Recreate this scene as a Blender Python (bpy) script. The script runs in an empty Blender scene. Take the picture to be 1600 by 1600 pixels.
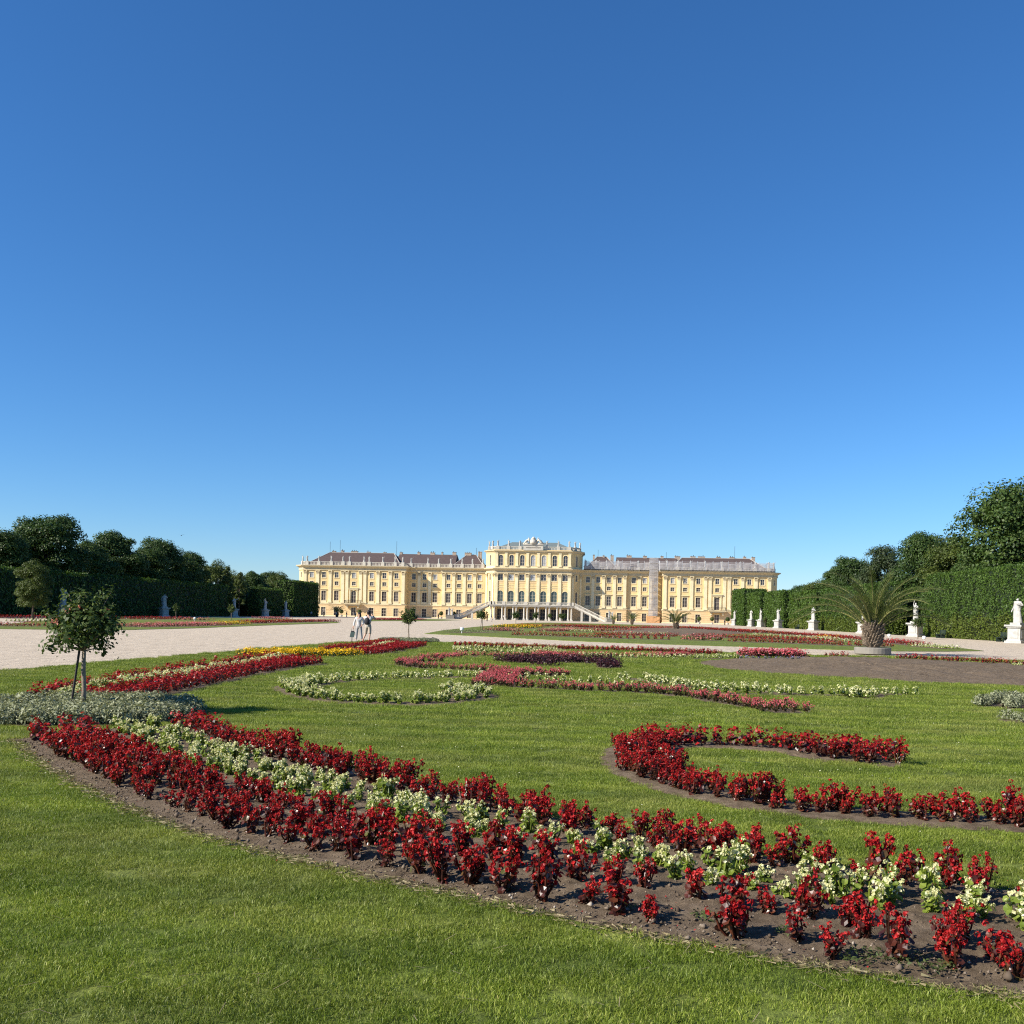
import bpy, math, random
import numpy as np
from mathutils import Vector, noise as mnoise

R = math.radians
scene = bpy.context.scene
C = scene.collection

# ------------------------------------------------------------------ camera
cam_d = bpy.data.cameras.new('camera')
cam = bpy.data.objects.new('camera', cam_d)
C.objects.link(cam)
scene.camera = cam
cam_d.sensor_width = 36.0
cam_d.lens = 35.1
cam_d.shift_y = 0.1006
cam_d.clip_start = 0.1
cam_d.clip_end = 9000
CAM = (20.7, 0.0, 1.7)
cam.location = CAM
from mathutils import Matrix
cam.rotation_euler = (Matrix.Rotation(R(4.76), 4, 'Z') @ Matrix.Rotation(R(90), 4, 'X')
                      @ Matrix.Rotation(R(1.175), 4, 'Z')).to_euler()

# ------------------------------------------------------------------ sky, sun, exposure
SUN_EL, SUN_AZ = 33.0, 243.0          # azimuth clockwise from +Y
world = bpy.data.worlds.new('World')
scene.world = world
world.use_nodes = True
wn = world.node_tree
wn.nodes.clear()
sky = wn.nodes.new('ShaderNodeTexSky')
sky.sky_type = 'NISHITA'
sky.sun_disc = False
sky.sun_elevation = R(SUN_EL)
sky.sun_rotation = R(SUN_AZ)
sky.altitude = 0
sky.air_density = 1.0
sky.dust_density = 0.0
sky.ozone_density = 10.0
bg = wn.nodes.new('ShaderNodeBackground')
bg.inputs['Strength'].default_value = 0.09
wo = wn.nodes.new('ShaderNodeOutputWorld')
hsv = wn.nodes.new('ShaderNodeHueSaturation')
hsv.inputs['Saturation'].default_value = 1.08
wn.links.new(sky.outputs[0], hsv.inputs['Color'])
wn.links.new(hsv.outputs[0], bg.inputs[0])
wn.links.new(bg.outputs[0], wo.inputs[0])
sun_d = bpy.data.lights.new('sun', 'SUN')
sun_d.energy = 5.0
sun_d.angle = R(0.53)
sun_d.color = (1.0, 0.93, 0.82)
sun = bpy.data.objects.new('sun', sun_d)
C.objects.link(sun)
sun_dir = Vector((math.sin(R(SUN_AZ)) * math.cos(R(SUN_EL)), math.cos(R(SUN_AZ)) * math.cos(R(SUN_EL)), math.sin(R(SUN_EL))))
sun.rotation_euler = sun_dir.to_track_quat('Z', 'Y').to_euler()
sun.location = (-60, -30, 60)
scene.view_settings.view_transform = 'Standard'
scene.view_settings.look = 'None'
scene.view_settings.exposure = 0.75
scene.view_settings.gamma = 1.0
scene.cycles.max_bounces = 6
scene.cycles.filter_width = 1.15
scene.cycles.use_denoising = False
scene.cycles.transparent_max_bounces = 12
scene.render.use_persistent_data = False

# ------------------------------------------------------------------ layout, metres on the garden plan
OUTLINE = {
 'lawn_near': [(5.85,23.9),(5.94,28.57),(6.16,35.13),(6.3,41.59),(6.76,46.57),(7.2,53.39),(7.58,59.67),(8.54,65.07),(11.65,57.98),(16.05,56.25),(20.39,54.81),(24.74,52.66),(27.51,51.24),(32.05,50.28),(35.57,50.81),(41.16,49.58),(45.95,47.6),(62,40),(62,-14),(2,-14),(2.5,8)],
 'lawn_mid': [(6.74,81.22),(10.16,78.25),(15.65,72.32),(20.31,67.29),(23.64,65.32),(27.62,64.18),(31.43,63.09),(34.91,61.34),(38.56,61.04),(42.24,63.18),(45.6,66.38),(46.4,72.84),(47.03,83.15),(47.88,96.96),(48.31,119.31),(49.01,155.43),(46.78,188),(41.49,218.85),(31.16,234.37),(20.75,245.67),(9.74,246.23),(6.12,228.55),(5.01,188.82),(4.83,130.25),(5.54,98.22)],
 'lawn_left': [(-22.69,65.29),(-20.3,65.9),(-16.62,67.59),(-13.82,71.47),(-13.42,82.33),(-14.9,102.66),(-15.92,122.12),(-16.74,144.8),(-23.4,165.43),(-38.74,189.68),(-47.73,189.86),(-56.9,187.1),(-68.41,172.1),(-80.13,151.64)],
 'lawn_far': [(-21.28,174.9),(-20.37,192.29),(-16.99,208.52),(-15.39,233.48),(-15.97,274.23),(-24.16,290.21),(-32.2,282.41),(-38.01,266.56)],
 'main_lower': [(13.58,11.79),(14.82,10.19),(15.88,9.01),(16.88,7.97),(17.68,7.26),(18.42,6.68),(18.95,6.39),(19.43,6.11),(19.86,5.9),(20.26,5.7),(20.63,5.49),(20.97,5.27),(21.28,5.09),(21.58,5),(21.87,4.9),(22.14,4.8),(22.39,4.69),(22.64,4.62),(23.01,4.54)],
 'main_upper': [(15.11,14.01),(15.7,13.22),(16.46,12.31),(17.11,11.57),(17.68,10.92),(18.24,10.4),(18.74,9.97),(19.2,9.5),(19.77,8.86),(20.31,8.31),(20.84,7.86),(21.31,7.53),(21.74,7.25),(22.15,7.06),(22.53,6.88),(22.9,6.71),(23.41,6.49),(23.9,6.32)],
 'left_lower': [(12.77,16.24),(12.7,17.49),(12.68,18.81),(12.49,21.64),(12.23,26.02),(12.1,30.11)],
 'left_upper': [(10.82,16.88),(10.34,18.8),(10.1,22),(9.76,26.46),(9.4,32.67),(9.43,34.23)],
 'c_red': [(24.31,12.46),(23.92,12.48),(23.64,12.75),(23.24,13.31),(22.58,13.35),(22.05,13.48),(21.63,13.44),(21.35,12.99),(21.22,12.08),(21.24,11.1),(21.39,10.36),(21.66,9.71),(22.02,9.29),(22.37,9),(22.78,8.85),(23.3,8.78),(23.81,8.72),(24.51,8.67),(25.32,8.66),(26.34,8.7)],
 'c_white': [(17.53,21.18),(17.92,21.31),(18.27,20.74),(18.43,19.36),(17.99,18.51),(17.38,17.92),(16.69,17.83),(15.9,18.12),(15.09,19.01),(14.5,20.11),(14.18,21.47),(14.35,22.79),(14.98,23.96),(16.02,25.14),(17.77,26.39)],
 'soil_mound': [(24.54,38.81),(26.39,42.7),(28.33,44.78),(31.12,47.43),(33.51,48.83),(35.76,46.62),(38.59,43.34),(40.39,40.7),(34.38,28.26),(32.49,28.54),(30.84,28.67),(29.64,29.28),(28.67,30.33),(27.33,31.02),(26.2,32.22),(24.84,34.28)],
 'soil_mid': [(21.11,114.61),(25.37,145.76),(34.42,180.09),(39.21,154.17),(39.74,125.88),(33.4,105.69),(28.17,97.86),(23.96,101.44)],
 'fur1': [(15.67,16.89),(16.84,16.22),(17.98,15.24),(19.03,14.73),(20.45,14.77)],
 'fur2': [(13.24,19.16),(12.74,22.16),(12.79,24.31),(12.92,26.63),(13.52,30.02),(14.62,32.65)],
 'fur3': [(24.89,15.19),(25.37,13.63),(25.98,12.73)],
 'fur4': [(21.9,12.24),(22.6,11.87),(23.4,11.85)],
 'fur5': [(20.42,16.72),(21.99,16.55),(23.87,16.68)],
 'pts': [(12.79,14.93),(10.06,56.58)],
}
STRIPS = {
 'red/d1': ([(13.61,50.79),(15.18,50.91),(18.18,50.04),(20.42,49.69),(22.94,49.57),(24.77,49.03),(26.44,47.64)], 0.9),
 'red/b1': ([(11.51,38.42),(11.58,42.8),(11.48,50.25)], 1.6),
 'red/b2': ([(9.43,41.35),(9.72,45.85),(9.57,54.77)], 0.8),
 'red/b0': ([(11.58,27.99),(11.61,31.1)], 1.2),
 'red/e1': ([(31.75,48.54),(32.75,49.14)], 0.6),
 'red/e2': ([(34.96,48.22),(36.93,45.98),(38.88,44.04),(40.65,42.27)], 0.6),
 'red/m1': ([(14.1,82.9),(18.12,82.04),(22.25,79.07),(26.48,78.82)], 2.2),
 'red/m2': ([(21.03,91.08),(24.85,92.45),(27.98,91.54)], 2.5),
 'red/m3': ([(31.17,77.08),(35.34,75.2),(37.9,72.33),(41.31,71.94)], 2.4),
 'red/m4': ([(30.24,94.01),(36.1,90.61),(39.84,84.89)], 3),
 'red/m5': ([(43.72,126.36),(45.19,108.71),(44.76,94.01)], 3),
 'red/m6': ([(14.61,160.18),(22.64,148.66),(30.78,144.1)], 6),
 'red/m7': ([(45.61,87.92),(44.83,76.2)], 1.8),
 'red/m8': ([(18.58,113.33),(24.54,119.63),(26.09,120.35)], 2),
 'red/m9': ([(10.32,141.53),(12.12,149.84)], 4),
 'red/m10': ([(34.81,171.05),(39.34,147.53),(42.75,129.81)], 5),
 'red/l1': ([(-26.61,72.72),(-24.18,75.52),(-21.83,77.99)], 2.5),
 'red/l2': ([(-21.41,116.87),(-22.41,143.74),(-22.04,160.33)], 3),
 'red/l3': ([(-52.9,118.24),(-43.35,132.57),(-41.63,145.52)], 4),
 'red/f1': ([(-26.08,212.41),(-24.12,247.96)], 6),
 'white/d2': ([(14.21,46.3),(15.48,48.12),(16.88,48.17)], 0.4),
 'white/d3': ([(14.37,45.54),(15.13,43.58),(16.6,43),(17.98,43.13),(19.31,44.73)], 0.45),
 'white/d4': ([(17.3,46.67),(18.76,47.65)], 0.9),
 'white/d5': ([(20.07,41.64),(21.52,41.2),(23.92,41.94),(26.77,43.56)], 0.4),
 'white/g1': ([(18.52,25.63),(19.43,25.49),(20.26,25.09),(21.2,24.52),(22.09,23.78),(22.94,23.28),(23.87,22.67),(25.3,22.79),(26.52,23.21)], 0.35),
 'white/g2': ([(21.49,26.83),(22.15,27.1)], 0.9),
 'white/g3': ([(22.23,26.1),(23.06,24.56),(24.04,23.87),(25.38,23.18)], 0.4),
 'white/g4': ([(26.52,23.21),(26.57,22.52),(27.14,23.6),(28.04,23.91)], 0.5),
 'white/w1': ([(10.93,40.83),(10.73,44.74),(10.14,51.46)], 0.5),
 'white/e3': ([(37.68,41.84),(38.49,40.75)], 0.5),
 'white/m1': ([(14.62,100.77),(15.58,100.88)], 1.2),
 'white/m2': ([(22,98.97),(27.76,100.73)], 1.2),
 'white/m3': ([(43.9,74.69),(44.56,68.78)], 1.4),
 'white/m4': ([(37.55,106.99),(41.03,98.24),(41.84,84.59)], 1.6),
 'white/m5': ([(15.65,113.96),(20.74,109.38)], 2),
 'white/l1': ([(-38.59,97.47),(-37.23,103.57)], 2),
 'pink/a1': ([(15.37,38.24),(15.03,36.88),(14.33,36.48)], 0.7),
 'pink/a2': ([(15.43,34),(14.76,33.64),(14.54,33.06),(14.48,31.71),(15.29,30.12),(16.13,29.78),(17.53,29.37),(18.04,29.6)], 0.5),
 'pink/b1': ([(15.21,39.39),(16.43,39.48),(17.86,39.08),(18.43,40.03)], 0.5),
 'pink/c1': ([(18.36,41.28),(19.03,41.02),(19.9,39.65)], 1),
 'pink/c2': ([(18.3,43.34),(18.82,42.93)], 0.9),
 'pink/d1': ([(18.42,27.83),(19.12,28.13),(19.88,27.86)], 0.9),
 'pink/d2': ([(18.33,27.79),(18.28,25.54),(18.32,23.22)], 0.95),
 'pink/e1': ([(19.36,43.27),(20.47,42.54),(22.35,42.32),(23.79,43.84),(25.06,45.66)], 0.5),
 'pink/e2': ([(23.53,44.03),(24.49,44.95)], 0.9),
 'pink/f1': ([(18.66,23.14),(19.27,22.95),(20.31,22.53),(21.45,22.56),(22.28,22.11),(22.78,21.59),(23.3,20.35),(23.76,19.24)], 0.35),
 'pink/f2': ([(23.69,18.84),(24.49,18.95)], 1),
 'pink/k1': ([(27.45,46),(30.19,46.89)], 1.1),
 'pink/m1': ([(9.95,105.09),(12.27,101.67)], 3),
 'pink/m2': ([(15.63,106.59),(18.48,118.38),(21.49,117.69)], 2.5),
 'pink/m3': ([(27.73,78.95),(30.4,79.38)], 2.2),
 'pink/m4': ([(28.87,160.12),(32.34,166.51)], 5),
 'pink/l1': ([(-18.78,81.75),(-18.32,88.31),(-18.75,100.96)], 4),
 'pink/l2': ([(-36.47,135.65),(-35.68,140.1)], 4),
 'pink/l3': ([(-42.22,184.94),(-41.31,193.75)], 5),
 'yellow/y1': ([(8.95,34.49),(9.26,35.82),(10.35,37.08),(11.58,36.61)], 1.9),
 'yellow/m1': ([(9.9,125.23),(11.38,135.38)], 5),
 'yellow/m2': ([(42.98,100.23),(44.28,98.75)], 1.5),
 'yellow/l1': ([(-19.19,103.88),(-18.92,108.95)], 3),
 'purple/p1': ([(17.62,34.67),(18.9,35.83),(20.05,35.94),(21.2,36.05)], 1.3),
 'purple/p2': ([(18.77,33.44),(19.37,32.89)], 0.6),
 'purple/p3': ([(21.13,34.18),(21.23,32.57)], 0.7),
 'lavender/k2': ([(26.95,43.34),(29.77,44.28)], 0.3),
 'silver/s3': ([(29.17,22.06),(29.48,21.85),(30.23,21.79)], 2.3),
 'silver/s4': ([(27.96,18.32),(28.08,17.83),(28.48,17.54)], 0.25),
 'silver/m1': ([(8.01,87.82),(11.27,92.23)], 2.5),
}

# ------------------------------------------------------------------ helpers
def tag(o, label=None, cat=None, group=None, kind=None):
    if label: o['label'] = label
    if cat: o['category'] = cat
    if group: o['group'] = group
    if kind: o['kind'] = kind
    return o

def empty(name, loc=(0, 0, 0), rz=0.0, parent=None):
    o = bpy.data.objects.new(name, None)
    o.empty_display_size = 0.2
    o.location = loc
    o.rotation_euler = (0, 0, rz)
    C.objects.link(o)
    if parent: o.parent = parent
    return o

def link(name, mesh, loc=(0, 0, 0), rz=0.0, parent=None, scale=None):
    o = bpy.data.objects.new(name, mesh)
    o.location = loc
    o.rotation_euler = (0, 0, rz)
    if scale is not None:
        o.scale = (scale, scale, scale) if isinstance(scale, (int, float)) else scale
    C.objects.link(o)
    if parent: o.parent = parent
    return o

class MB:
    def __init__(s):
        s.v = []; s.f = []; s.m = []
    def poly(s, pts, mi=0):
        b = len(s.v); s.v += [tuple(p) for p in pts]; s.f.append(tuple(range(b, b + len(pts)))); s.m.append(mi)
    def box(s, x0, x1, y0, y1, z0, z1, mi=0, taper=0.0):
        b = len(s.v); t = taper
        s.v += [(x0, y0, z0), (x1, y0, z0), (x1, y1, z0), (x0, y1, z0),
                (x0 + t, y0 + t, z1), (x1 - t, y0 + t, z1), (x1 - t, y1 - t, z1), (x0 + t, y1 - t, z1)]
        for q in ((0, 3, 2, 1), (4, 5, 6, 7), (0, 1, 5, 4), (1, 2, 6, 5), (2, 3, 7, 6), (3, 0, 4, 7)):
            s.f.append(tuple(b + i for i in q)); s.m.append(mi)
    def prism(s, pts, z0, z1, mi=0):
        n = len(pts); b = len(s.v)
        s.v += [(x, y, z0) for x, y in pts] + [(x, y, z1) for x, y in pts]
        s.f.append(tuple(b + n + i for i in range(n))); s.m.append(mi)
        s.f.append(tuple(b + i for i in reversed(range(n)))); s.m.append(mi)
        for i in range(n):
            j = (i + 1) % n
            s.f.append((b + i, b + j, b + n + j, b + n + i)); s.m.append(mi)
    def tube(s, pts, rad, n=6, mi=0, cap=True):
        pts = [Vector(p) for p in pts]
        if isinstance(rad, (int, float)): rad = [rad] * len(pts)
        b = len(s.v)
        for i, p in enumerate(pts):
            d = (pts[min(i + 1, len(pts) - 1)] - pts[max(i - 1, 0)])
            if d.length < 1e-9: d = Vector((0, 0, 1))
            d.normalize()
            a = Vector((1, 0, 0)) if abs(d.x) < 0.8 else Vector((0, 1, 0))
            u = d.cross(a).normalized(); w = d.cross(u)
            for k in range(n):
                t = 2 * math.pi * k / n
                q = p + (u * math.cos(t) + w * math.sin(t)) * rad[i]
                s.v.append(tuple(q))
        for i in range(len(pts) - 1):
            for k in range(n):
                k2 = (k + 1) % n
                s.f.append((b + i * n + k, b + i * n + k2, b + (i + 1) * n + k2, b + (i + 1) * n + k)); s.m.append(mi)
        if cap:
            e = b + (len(pts) - 1) * n
            s.f.append(tuple(range(b, b + n))[::-1]); s.m.append(mi)
            s.f.append(tuple(range(e, e + n))); s.m.append(mi)
    def lathe(s, prof, c=(0, 0), n=16, mi=0):
        b = len(s.v)
        for r, z in prof:
            for k in range(n):
                t = 2 * math.pi * k / n
                s.v.append((c[0] + r * math.cos(t), c[1] + r * math.sin(t), z))
        for i in range(len(prof) - 1):
            for k in range(n):
                k2 = (k + 1) % n
                s.f.append((b + i * n + k, b + i * n + k2, b + (i + 1) * n + k2, b + (i + 1) * n + k)); s.m.append(mi)
        s.f.append(tuple(range(b, b + n))[::-1]); s.m.append(mi)
        e = b + (len(prof) - 1) * n
        s.f.append(tuple(range(e, e + n))); s.m.append(mi)
    def mesh(s, name, mats, smooth=False):
        me = bpy.data.meshes.new(name)
        me.from_pydata(s.v, [], s.f)
        for m in (mats if isinstance(mats, (list, tuple)) else [mats]): me.materials.append(m)
        me.polygons.foreach_set('material_index', s.m)
        if smooth: me.polygons.foreach_set('use_smooth', [True] * len(s.f))
        me.update()
        return me
    def build(s, name, mats, parent=None, loc=(0, 0, 0), rz=0.0, smooth=False):
        return link(name, s.mesh(name, mats, smooth), loc, rz, parent)

def np_mesh(name, V, F, mats, mi=None, smooth=False):
    """V (n,3), F (m,k) constant k"""
    me = bpy.data.meshes.new(name)
    V = np.asarray(V, dtype=np.float32); F = np.asarray(F, dtype=np.int32)
    m, k = F.shape
    me.vertices.add(len(V)); me.vertices.foreach_set('co', V.ravel())
    me.loops.add(m * k); me.loops.foreach_set('vertex_index', F.ravel())
    me.polygons.add(m)
    me.polygons.foreach_set('loop_start', np.arange(0, m * k, k, dtype=np.int32))
    for q in (mats if isinstance(mats, (list, tuple)) else [mats]): me.materials.append(q)
    if mi is not None: me.polygons.foreach_set('material_index', np.asarray(mi, dtype=np.int32))
    if smooth: me.polygons.foreach_set('use_smooth', np.ones(m, dtype=bool))
    me.update(calc_edges=True)
    return me

def leaf_quads(P, N, size, aspect=0.6, rng=None, fold=0.15):
    """diamond leaves at P facing N: returns V (4n,3), F (n,4)"""
    rng = rng or np.random.default_rng(0)
    n = len(P)
    N = N / (np.linalg.norm(N, axis=1, keepdims=True) + 1e-9)
    a = rng.normal(size=(n, 3))
    T = np.cross(N, a); T /= (np.linalg.norm(T, axis=1, keepdims=True) + 1e-9)
    B = np.cross(N, T)
    s = np.asarray(size).reshape(-1, 1) * np.ones((n, 1))
    w = s * aspect * 0.5
    V = np.empty((n, 4, 3))
    V[:, 0] = P - T * s * 0.5
    V[:, 1] = P + B * w + N * s * fold
    V[:, 2] = P + T * s * 0.5
    V[:, 3] = P - B * w + N * s * fold
    F = np.arange(4 * n).reshape(n, 4)
    return V.reshape(-1, 3), F

def pip(x, y, poly):
    """vectorised point in polygon"""
    x = np.asarray(x); y = np.asarray(y)
    c = np.zeros(x.shape, dtype=bool)
    px = [p[0] for p in poly]; py = [p[1] for p in poly]
    j = len(poly) - 1
    for i in range(len(poly)):
        with np.errstate(divide='ignore', invalid='ignore'):
            t = ((py[i] > y) != (py[j] > y)) & (x < (px[j] - px[i]) * (y - py[i]) / (py[j] - py[i] + 1e-12) + px[i])
        c ^= t
        j = i
    return c

def resample(pts, n):
    p = np.array(pts, dtype=float)
    d = np.r_[0, np.cumsum(np.linalg.norm(np.diff(p, axis=0), axis=1))]
    t = np.linspace(0, d[-1], n)
    return np.stack([np.interp(t, d, p[:, 0]), np.interp(t, d, p[:, 1])], axis=1)

def smooth_line(pts, n=200, it=6):
    q = resample(pts, n)
    k = max(1, n // 40)
    for _ in range(it):
        r = q.copy()
        r[k:-k] = (q[:-2 * k] + q[k:-k] * 2 + q[2 * k:]) / 4
        q = r
    return q

def plen(p):
    return float(np.linalg.norm(np.diff(np.asarray(p), axis=0), axis=1).sum())

def ribbon(pts, w):
    q = np.asarray(pts)
    t = np.gradient(q, axis=0); t /= (np.linalg.norm(t, axis=1, keepdims=True) + 1e-9)
    nrm = np.stack([-t[:, 1], t[:, 0]], axis=1)
    return q + nrm * w / 2, q - nrm * w / 2, nrm

# ------------------------------------------------------------------ materials
MATS = {}
def node_mat(name):
    m = bpy.data.materials.new(name)
    m.use_nodes = True
    nt = m.node_tree
    b = nt.nodes['Principled BSDF']
    MATS[name] = m
    return m, nt, b

def N(nt, t, **kw):
    n = nt.nodes.new(t)
    for k, v in kw.items():
        if k in n.inputs: n.inputs[k].default_value = v
        else: setattr(n, k, v)
    return n

def ramp(nt, fac, stops):
    r = nt.nodes.new('ShaderNodeValToRGB')
    e = r.color_ramp.elements
    while len(e) < len(stops): e.new(0.5)
    for i, (p, c) in enumerate(stops):
        e[i].position = p; e[i].color = (c[0], c[1], c[2], 1)
    nt.links.new(fac, r.inputs[0])
    return r.outputs[0]

def mixc(nt, fac, a, b, mode='MIX'):
    m = nt.nodes.new('ShaderNodeMix'); m.data_type = 'RGBA'; m.blend_type = mode
    for sock, val in ((m.inputs[0], fac), (m.inputs[6], a), (m.inputs[7], b)):
        if hasattr(val, 'is_linked') or hasattr(val, 'links'): nt.links.new(val, sock)
        elif isinstance(val, (int, float)): sock.default_value = val
        else: sock.default_value = (val[0], val[1], val[2], 1)
    return m.outputs[2]

def coords(nt, scale=1.0, stretch=None, which='Object'):
    tc = nt.nodes.new('ShaderNodeTexCoord')
    if stretch is None: return tc.outputs[which]
    mp = nt.nodes.new('ShaderNodeMapping')
    mp.inputs['Scale'].default_value = stretch
    nt.links.new(tc.outputs[which], mp.inputs['Vector'])
    return mp.outputs[0]

def worldpos(nt, stretch=None, rz=0.0):
    g = nt.nodes.new('ShaderNodeNewGeometry')
    if stretch is None and rz == 0: return g.outputs['Position']
    mp = nt.nodes.new('ShaderNodeMapping')
    mp.inputs['Scale'].default_value = stretch or (1, 1, 1)
    mp.inputs['Rotation'].default_value = (0, 0, rz)
    nt.links.new(g.outputs['Position'], mp.inputs['Vector'])
    return mp.outputs[0]

def noise(nt, vec, scale, detail=4, rough=0.6, out='Fac'):
    n = nt.nodes.new('ShaderNodeTexNoise')
    n.inputs['Scale'].default_value = scale
    n.inputs['Detail'].default_value = detail
    n.inputs['Roughness'].default_value = rough
    nt.links.new(vec, n.inputs['Vector'])
    return n.outputs[out]

def bump(nt, b, h, strength=0.3, dist=0.02):
    bn = nt.nodes.new('ShaderNodeBump')
    bn.inputs['Strength'].default_value = strength
    bn.inputs['Distance'].default_value = dist
    nt.links.new(h, bn.inputs['Height'])
    nt.links.new(bn.outputs[0], b.inputs['Normal'])

def mow_bands(nt, col):
    w = nt.nodes.new('ShaderNodeTexWave'); w.wave_type = 'BANDS'; w.bands_direction = 'Y'; w.wave_profile = 'SIN'
    w.inputs['Scale'].default_value = 0.33; w.inputs['Distortion'].default_value = 5.0; w.inputs['Detail'].default_value = 2.0; w.inputs['Detail Scale'].default_value = 0.35
    nt.links.new(worldpos(nt, (0.25, 1.0, 1.0)), w.inputs['Vector'])
    return mixc(nt, 1.0, col, ramp(nt, w.outputs['Fac'], [(0.2, (0.84, 0.88, 0.84)), (0.8, (1.12, 1.10, 1.08))]), 'MULTIPLY')

def simple(name, col, rough=0.7, var=0.15, scale=3.0, bmp=0.0, metal=0.0, spec=0.3):
    m, nt, b = node_mat(name)
    v = worldpos(nt)
    f = noise(nt, v, scale, 5, 0.65)
    lo = tuple(c * (1 - var) for c in col); hi = tuple(min(1, c * (1 + var)) for c in col)
    nt.links.new(ramp(nt, f, [(0.3, lo), (0.7, hi)]), b.inputs['Base Color'])
    b.inputs['Roughness'].default_value = rough
    b.inputs['Metallic'].default_value = metal
    b.inputs['Specular IOR Level'].default_value = spec
    if bmp: bump(nt, b, noise(nt, v, scale * 6, 4), bmp, 0.02)
    return m

def foliage(name, stops, trans=0.3, rough=0.55, big=None, spec=0.25, dry=None):
    """leaf material: colour picked per leaf, light passing through"""
    m, nt, b = node_mat(name)
    g = nt.nodes.new('ShaderNodeNewGeometry')
    oi = nt.nodes.new('ShaderNodeObjectInfo')
    add = N(nt, 'ShaderNodeMath', operation='MULTIPLY_ADD')
    nt.links.new(oi.outputs['Random'], add.inputs[0]); add.inputs[1].default_value = 0.25
    sub = N(nt, 'ShaderNodeMath', operation='MULTIPLY')
    nt.links.new(g.outputs['Random Per Island'], sub.inputs[0]); sub.inputs[1].default_value = 0.75
    nt.links.new(sub.outputs[0], add.inputs[2])
    col = ramp(nt, add.outputs[0], stops)
    if big:
        f = noise(nt, worldpos(nt), big[0], 3)
        col = mixc(nt, f, mixc(nt, 1.0, col, (1 - big[1],) * 3, 'MULTIPLY'), mixc(nt, 1.0, col, (1 + big[1], 1 + big[1], 1.0), 'MULTIPLY'))
    if dry:
        f = noise(nt, worldpos(nt), dry[0], 5, 0.65)
        col = mow_bands(nt, mixc(nt, ramp(nt, f, [(0.46, (0, 0, 0)), (0.72, (dry[1],) * 3)]), col, dry[2]))
    nt.links.new(col, b.inputs['Base Color'])
    b.inputs['Roughness'].default_value = rough
    b.inputs['Specular IOR Level'].default_value = spec
    tr = nt.nodes.new('ShaderNodeBsdfTranslucent')
    nt.links.new(mixc(nt, 1.0, col, (1.25, 1.25, 0.8), 'MULTIPLY'), tr.inputs[0])
    mx = nt.nodes.new('ShaderNodeMixShader'); mx.inputs[0].default_value = trans
    nt.links.new(b.outputs[0], mx.inputs[1]); nt.links.new(tr.outputs[0], mx.inputs[2])
    nt.links.new(mx.outputs[0], nt.nodes['Material Output'].inputs[0])
    return m

# lawn
def make_lawn(name, near):
    m, nt, b = node_mat(name)
    p = worldpos(nt)
    big = noise(nt, p, 0.35, 4, 0.6)
    mid = noise(nt, p, 2.2, 5, 0.65)
    streak = noise(nt, worldpos(nt, (0.5, 5.0, 1.0), R(4)), 1.2, 4, 0.6)
    fine = noise(nt, worldpos(nt, (60, 25, 60)), 1.0, 6, 0.75)
    coarse = noise(nt, worldpos(nt, (7, 2.2, 7)), 1.0, 5, 0.8)
    c = ramp(nt, mid, [(0.28, (0.095, 0.135, 0.024)), (0.5, (0.195, 0.245, 0.060)), (0.72, (0.300, 0.335, 0.110))])
    c = mixc(nt, ramp(nt, big, [(0.4, (0, 0, 0)), (0.68, (0.55,) * 3)]), c, (0.280, 0.275, 0.110))
    c = mixc(nt, ramp(nt, streak, [(0.45, (0, 0, 0)), (0.7, (0.5,) * 3)]), c, (0.105, 0.145, 0.034))
    c = mixc(nt, 0.75, c, mixc(nt, 1.0, c, ramp(nt, fine, [(0.32, (0.35,) * 3), (0.5, (0.95,) * 3), (0.72, (1.75, 1.7, 1.5))]), 'MULTIPLY'))
    c = mow_bands(nt, c)
    c = mixc(nt, 1.0, c, ramp(nt, coarse, [(0.3, (0.42, 0.45, 0.36)), (0.5, (0.74, 0.76, 0.62)), (0.7, (1.08, 1.06, 0.9))]), 'MULTIPLY')
    nt.links.new(c, b.inputs['Base Color'])
    b.inputs['Roughness'].default_value = 0.9
    b.inputs['Specular IOR Level'].default_value = 0.1
    bump(nt, b, fine, 0.8, 0.03)
    return m
M_LAWN = make_lawn('lawn_grass', True)

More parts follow.
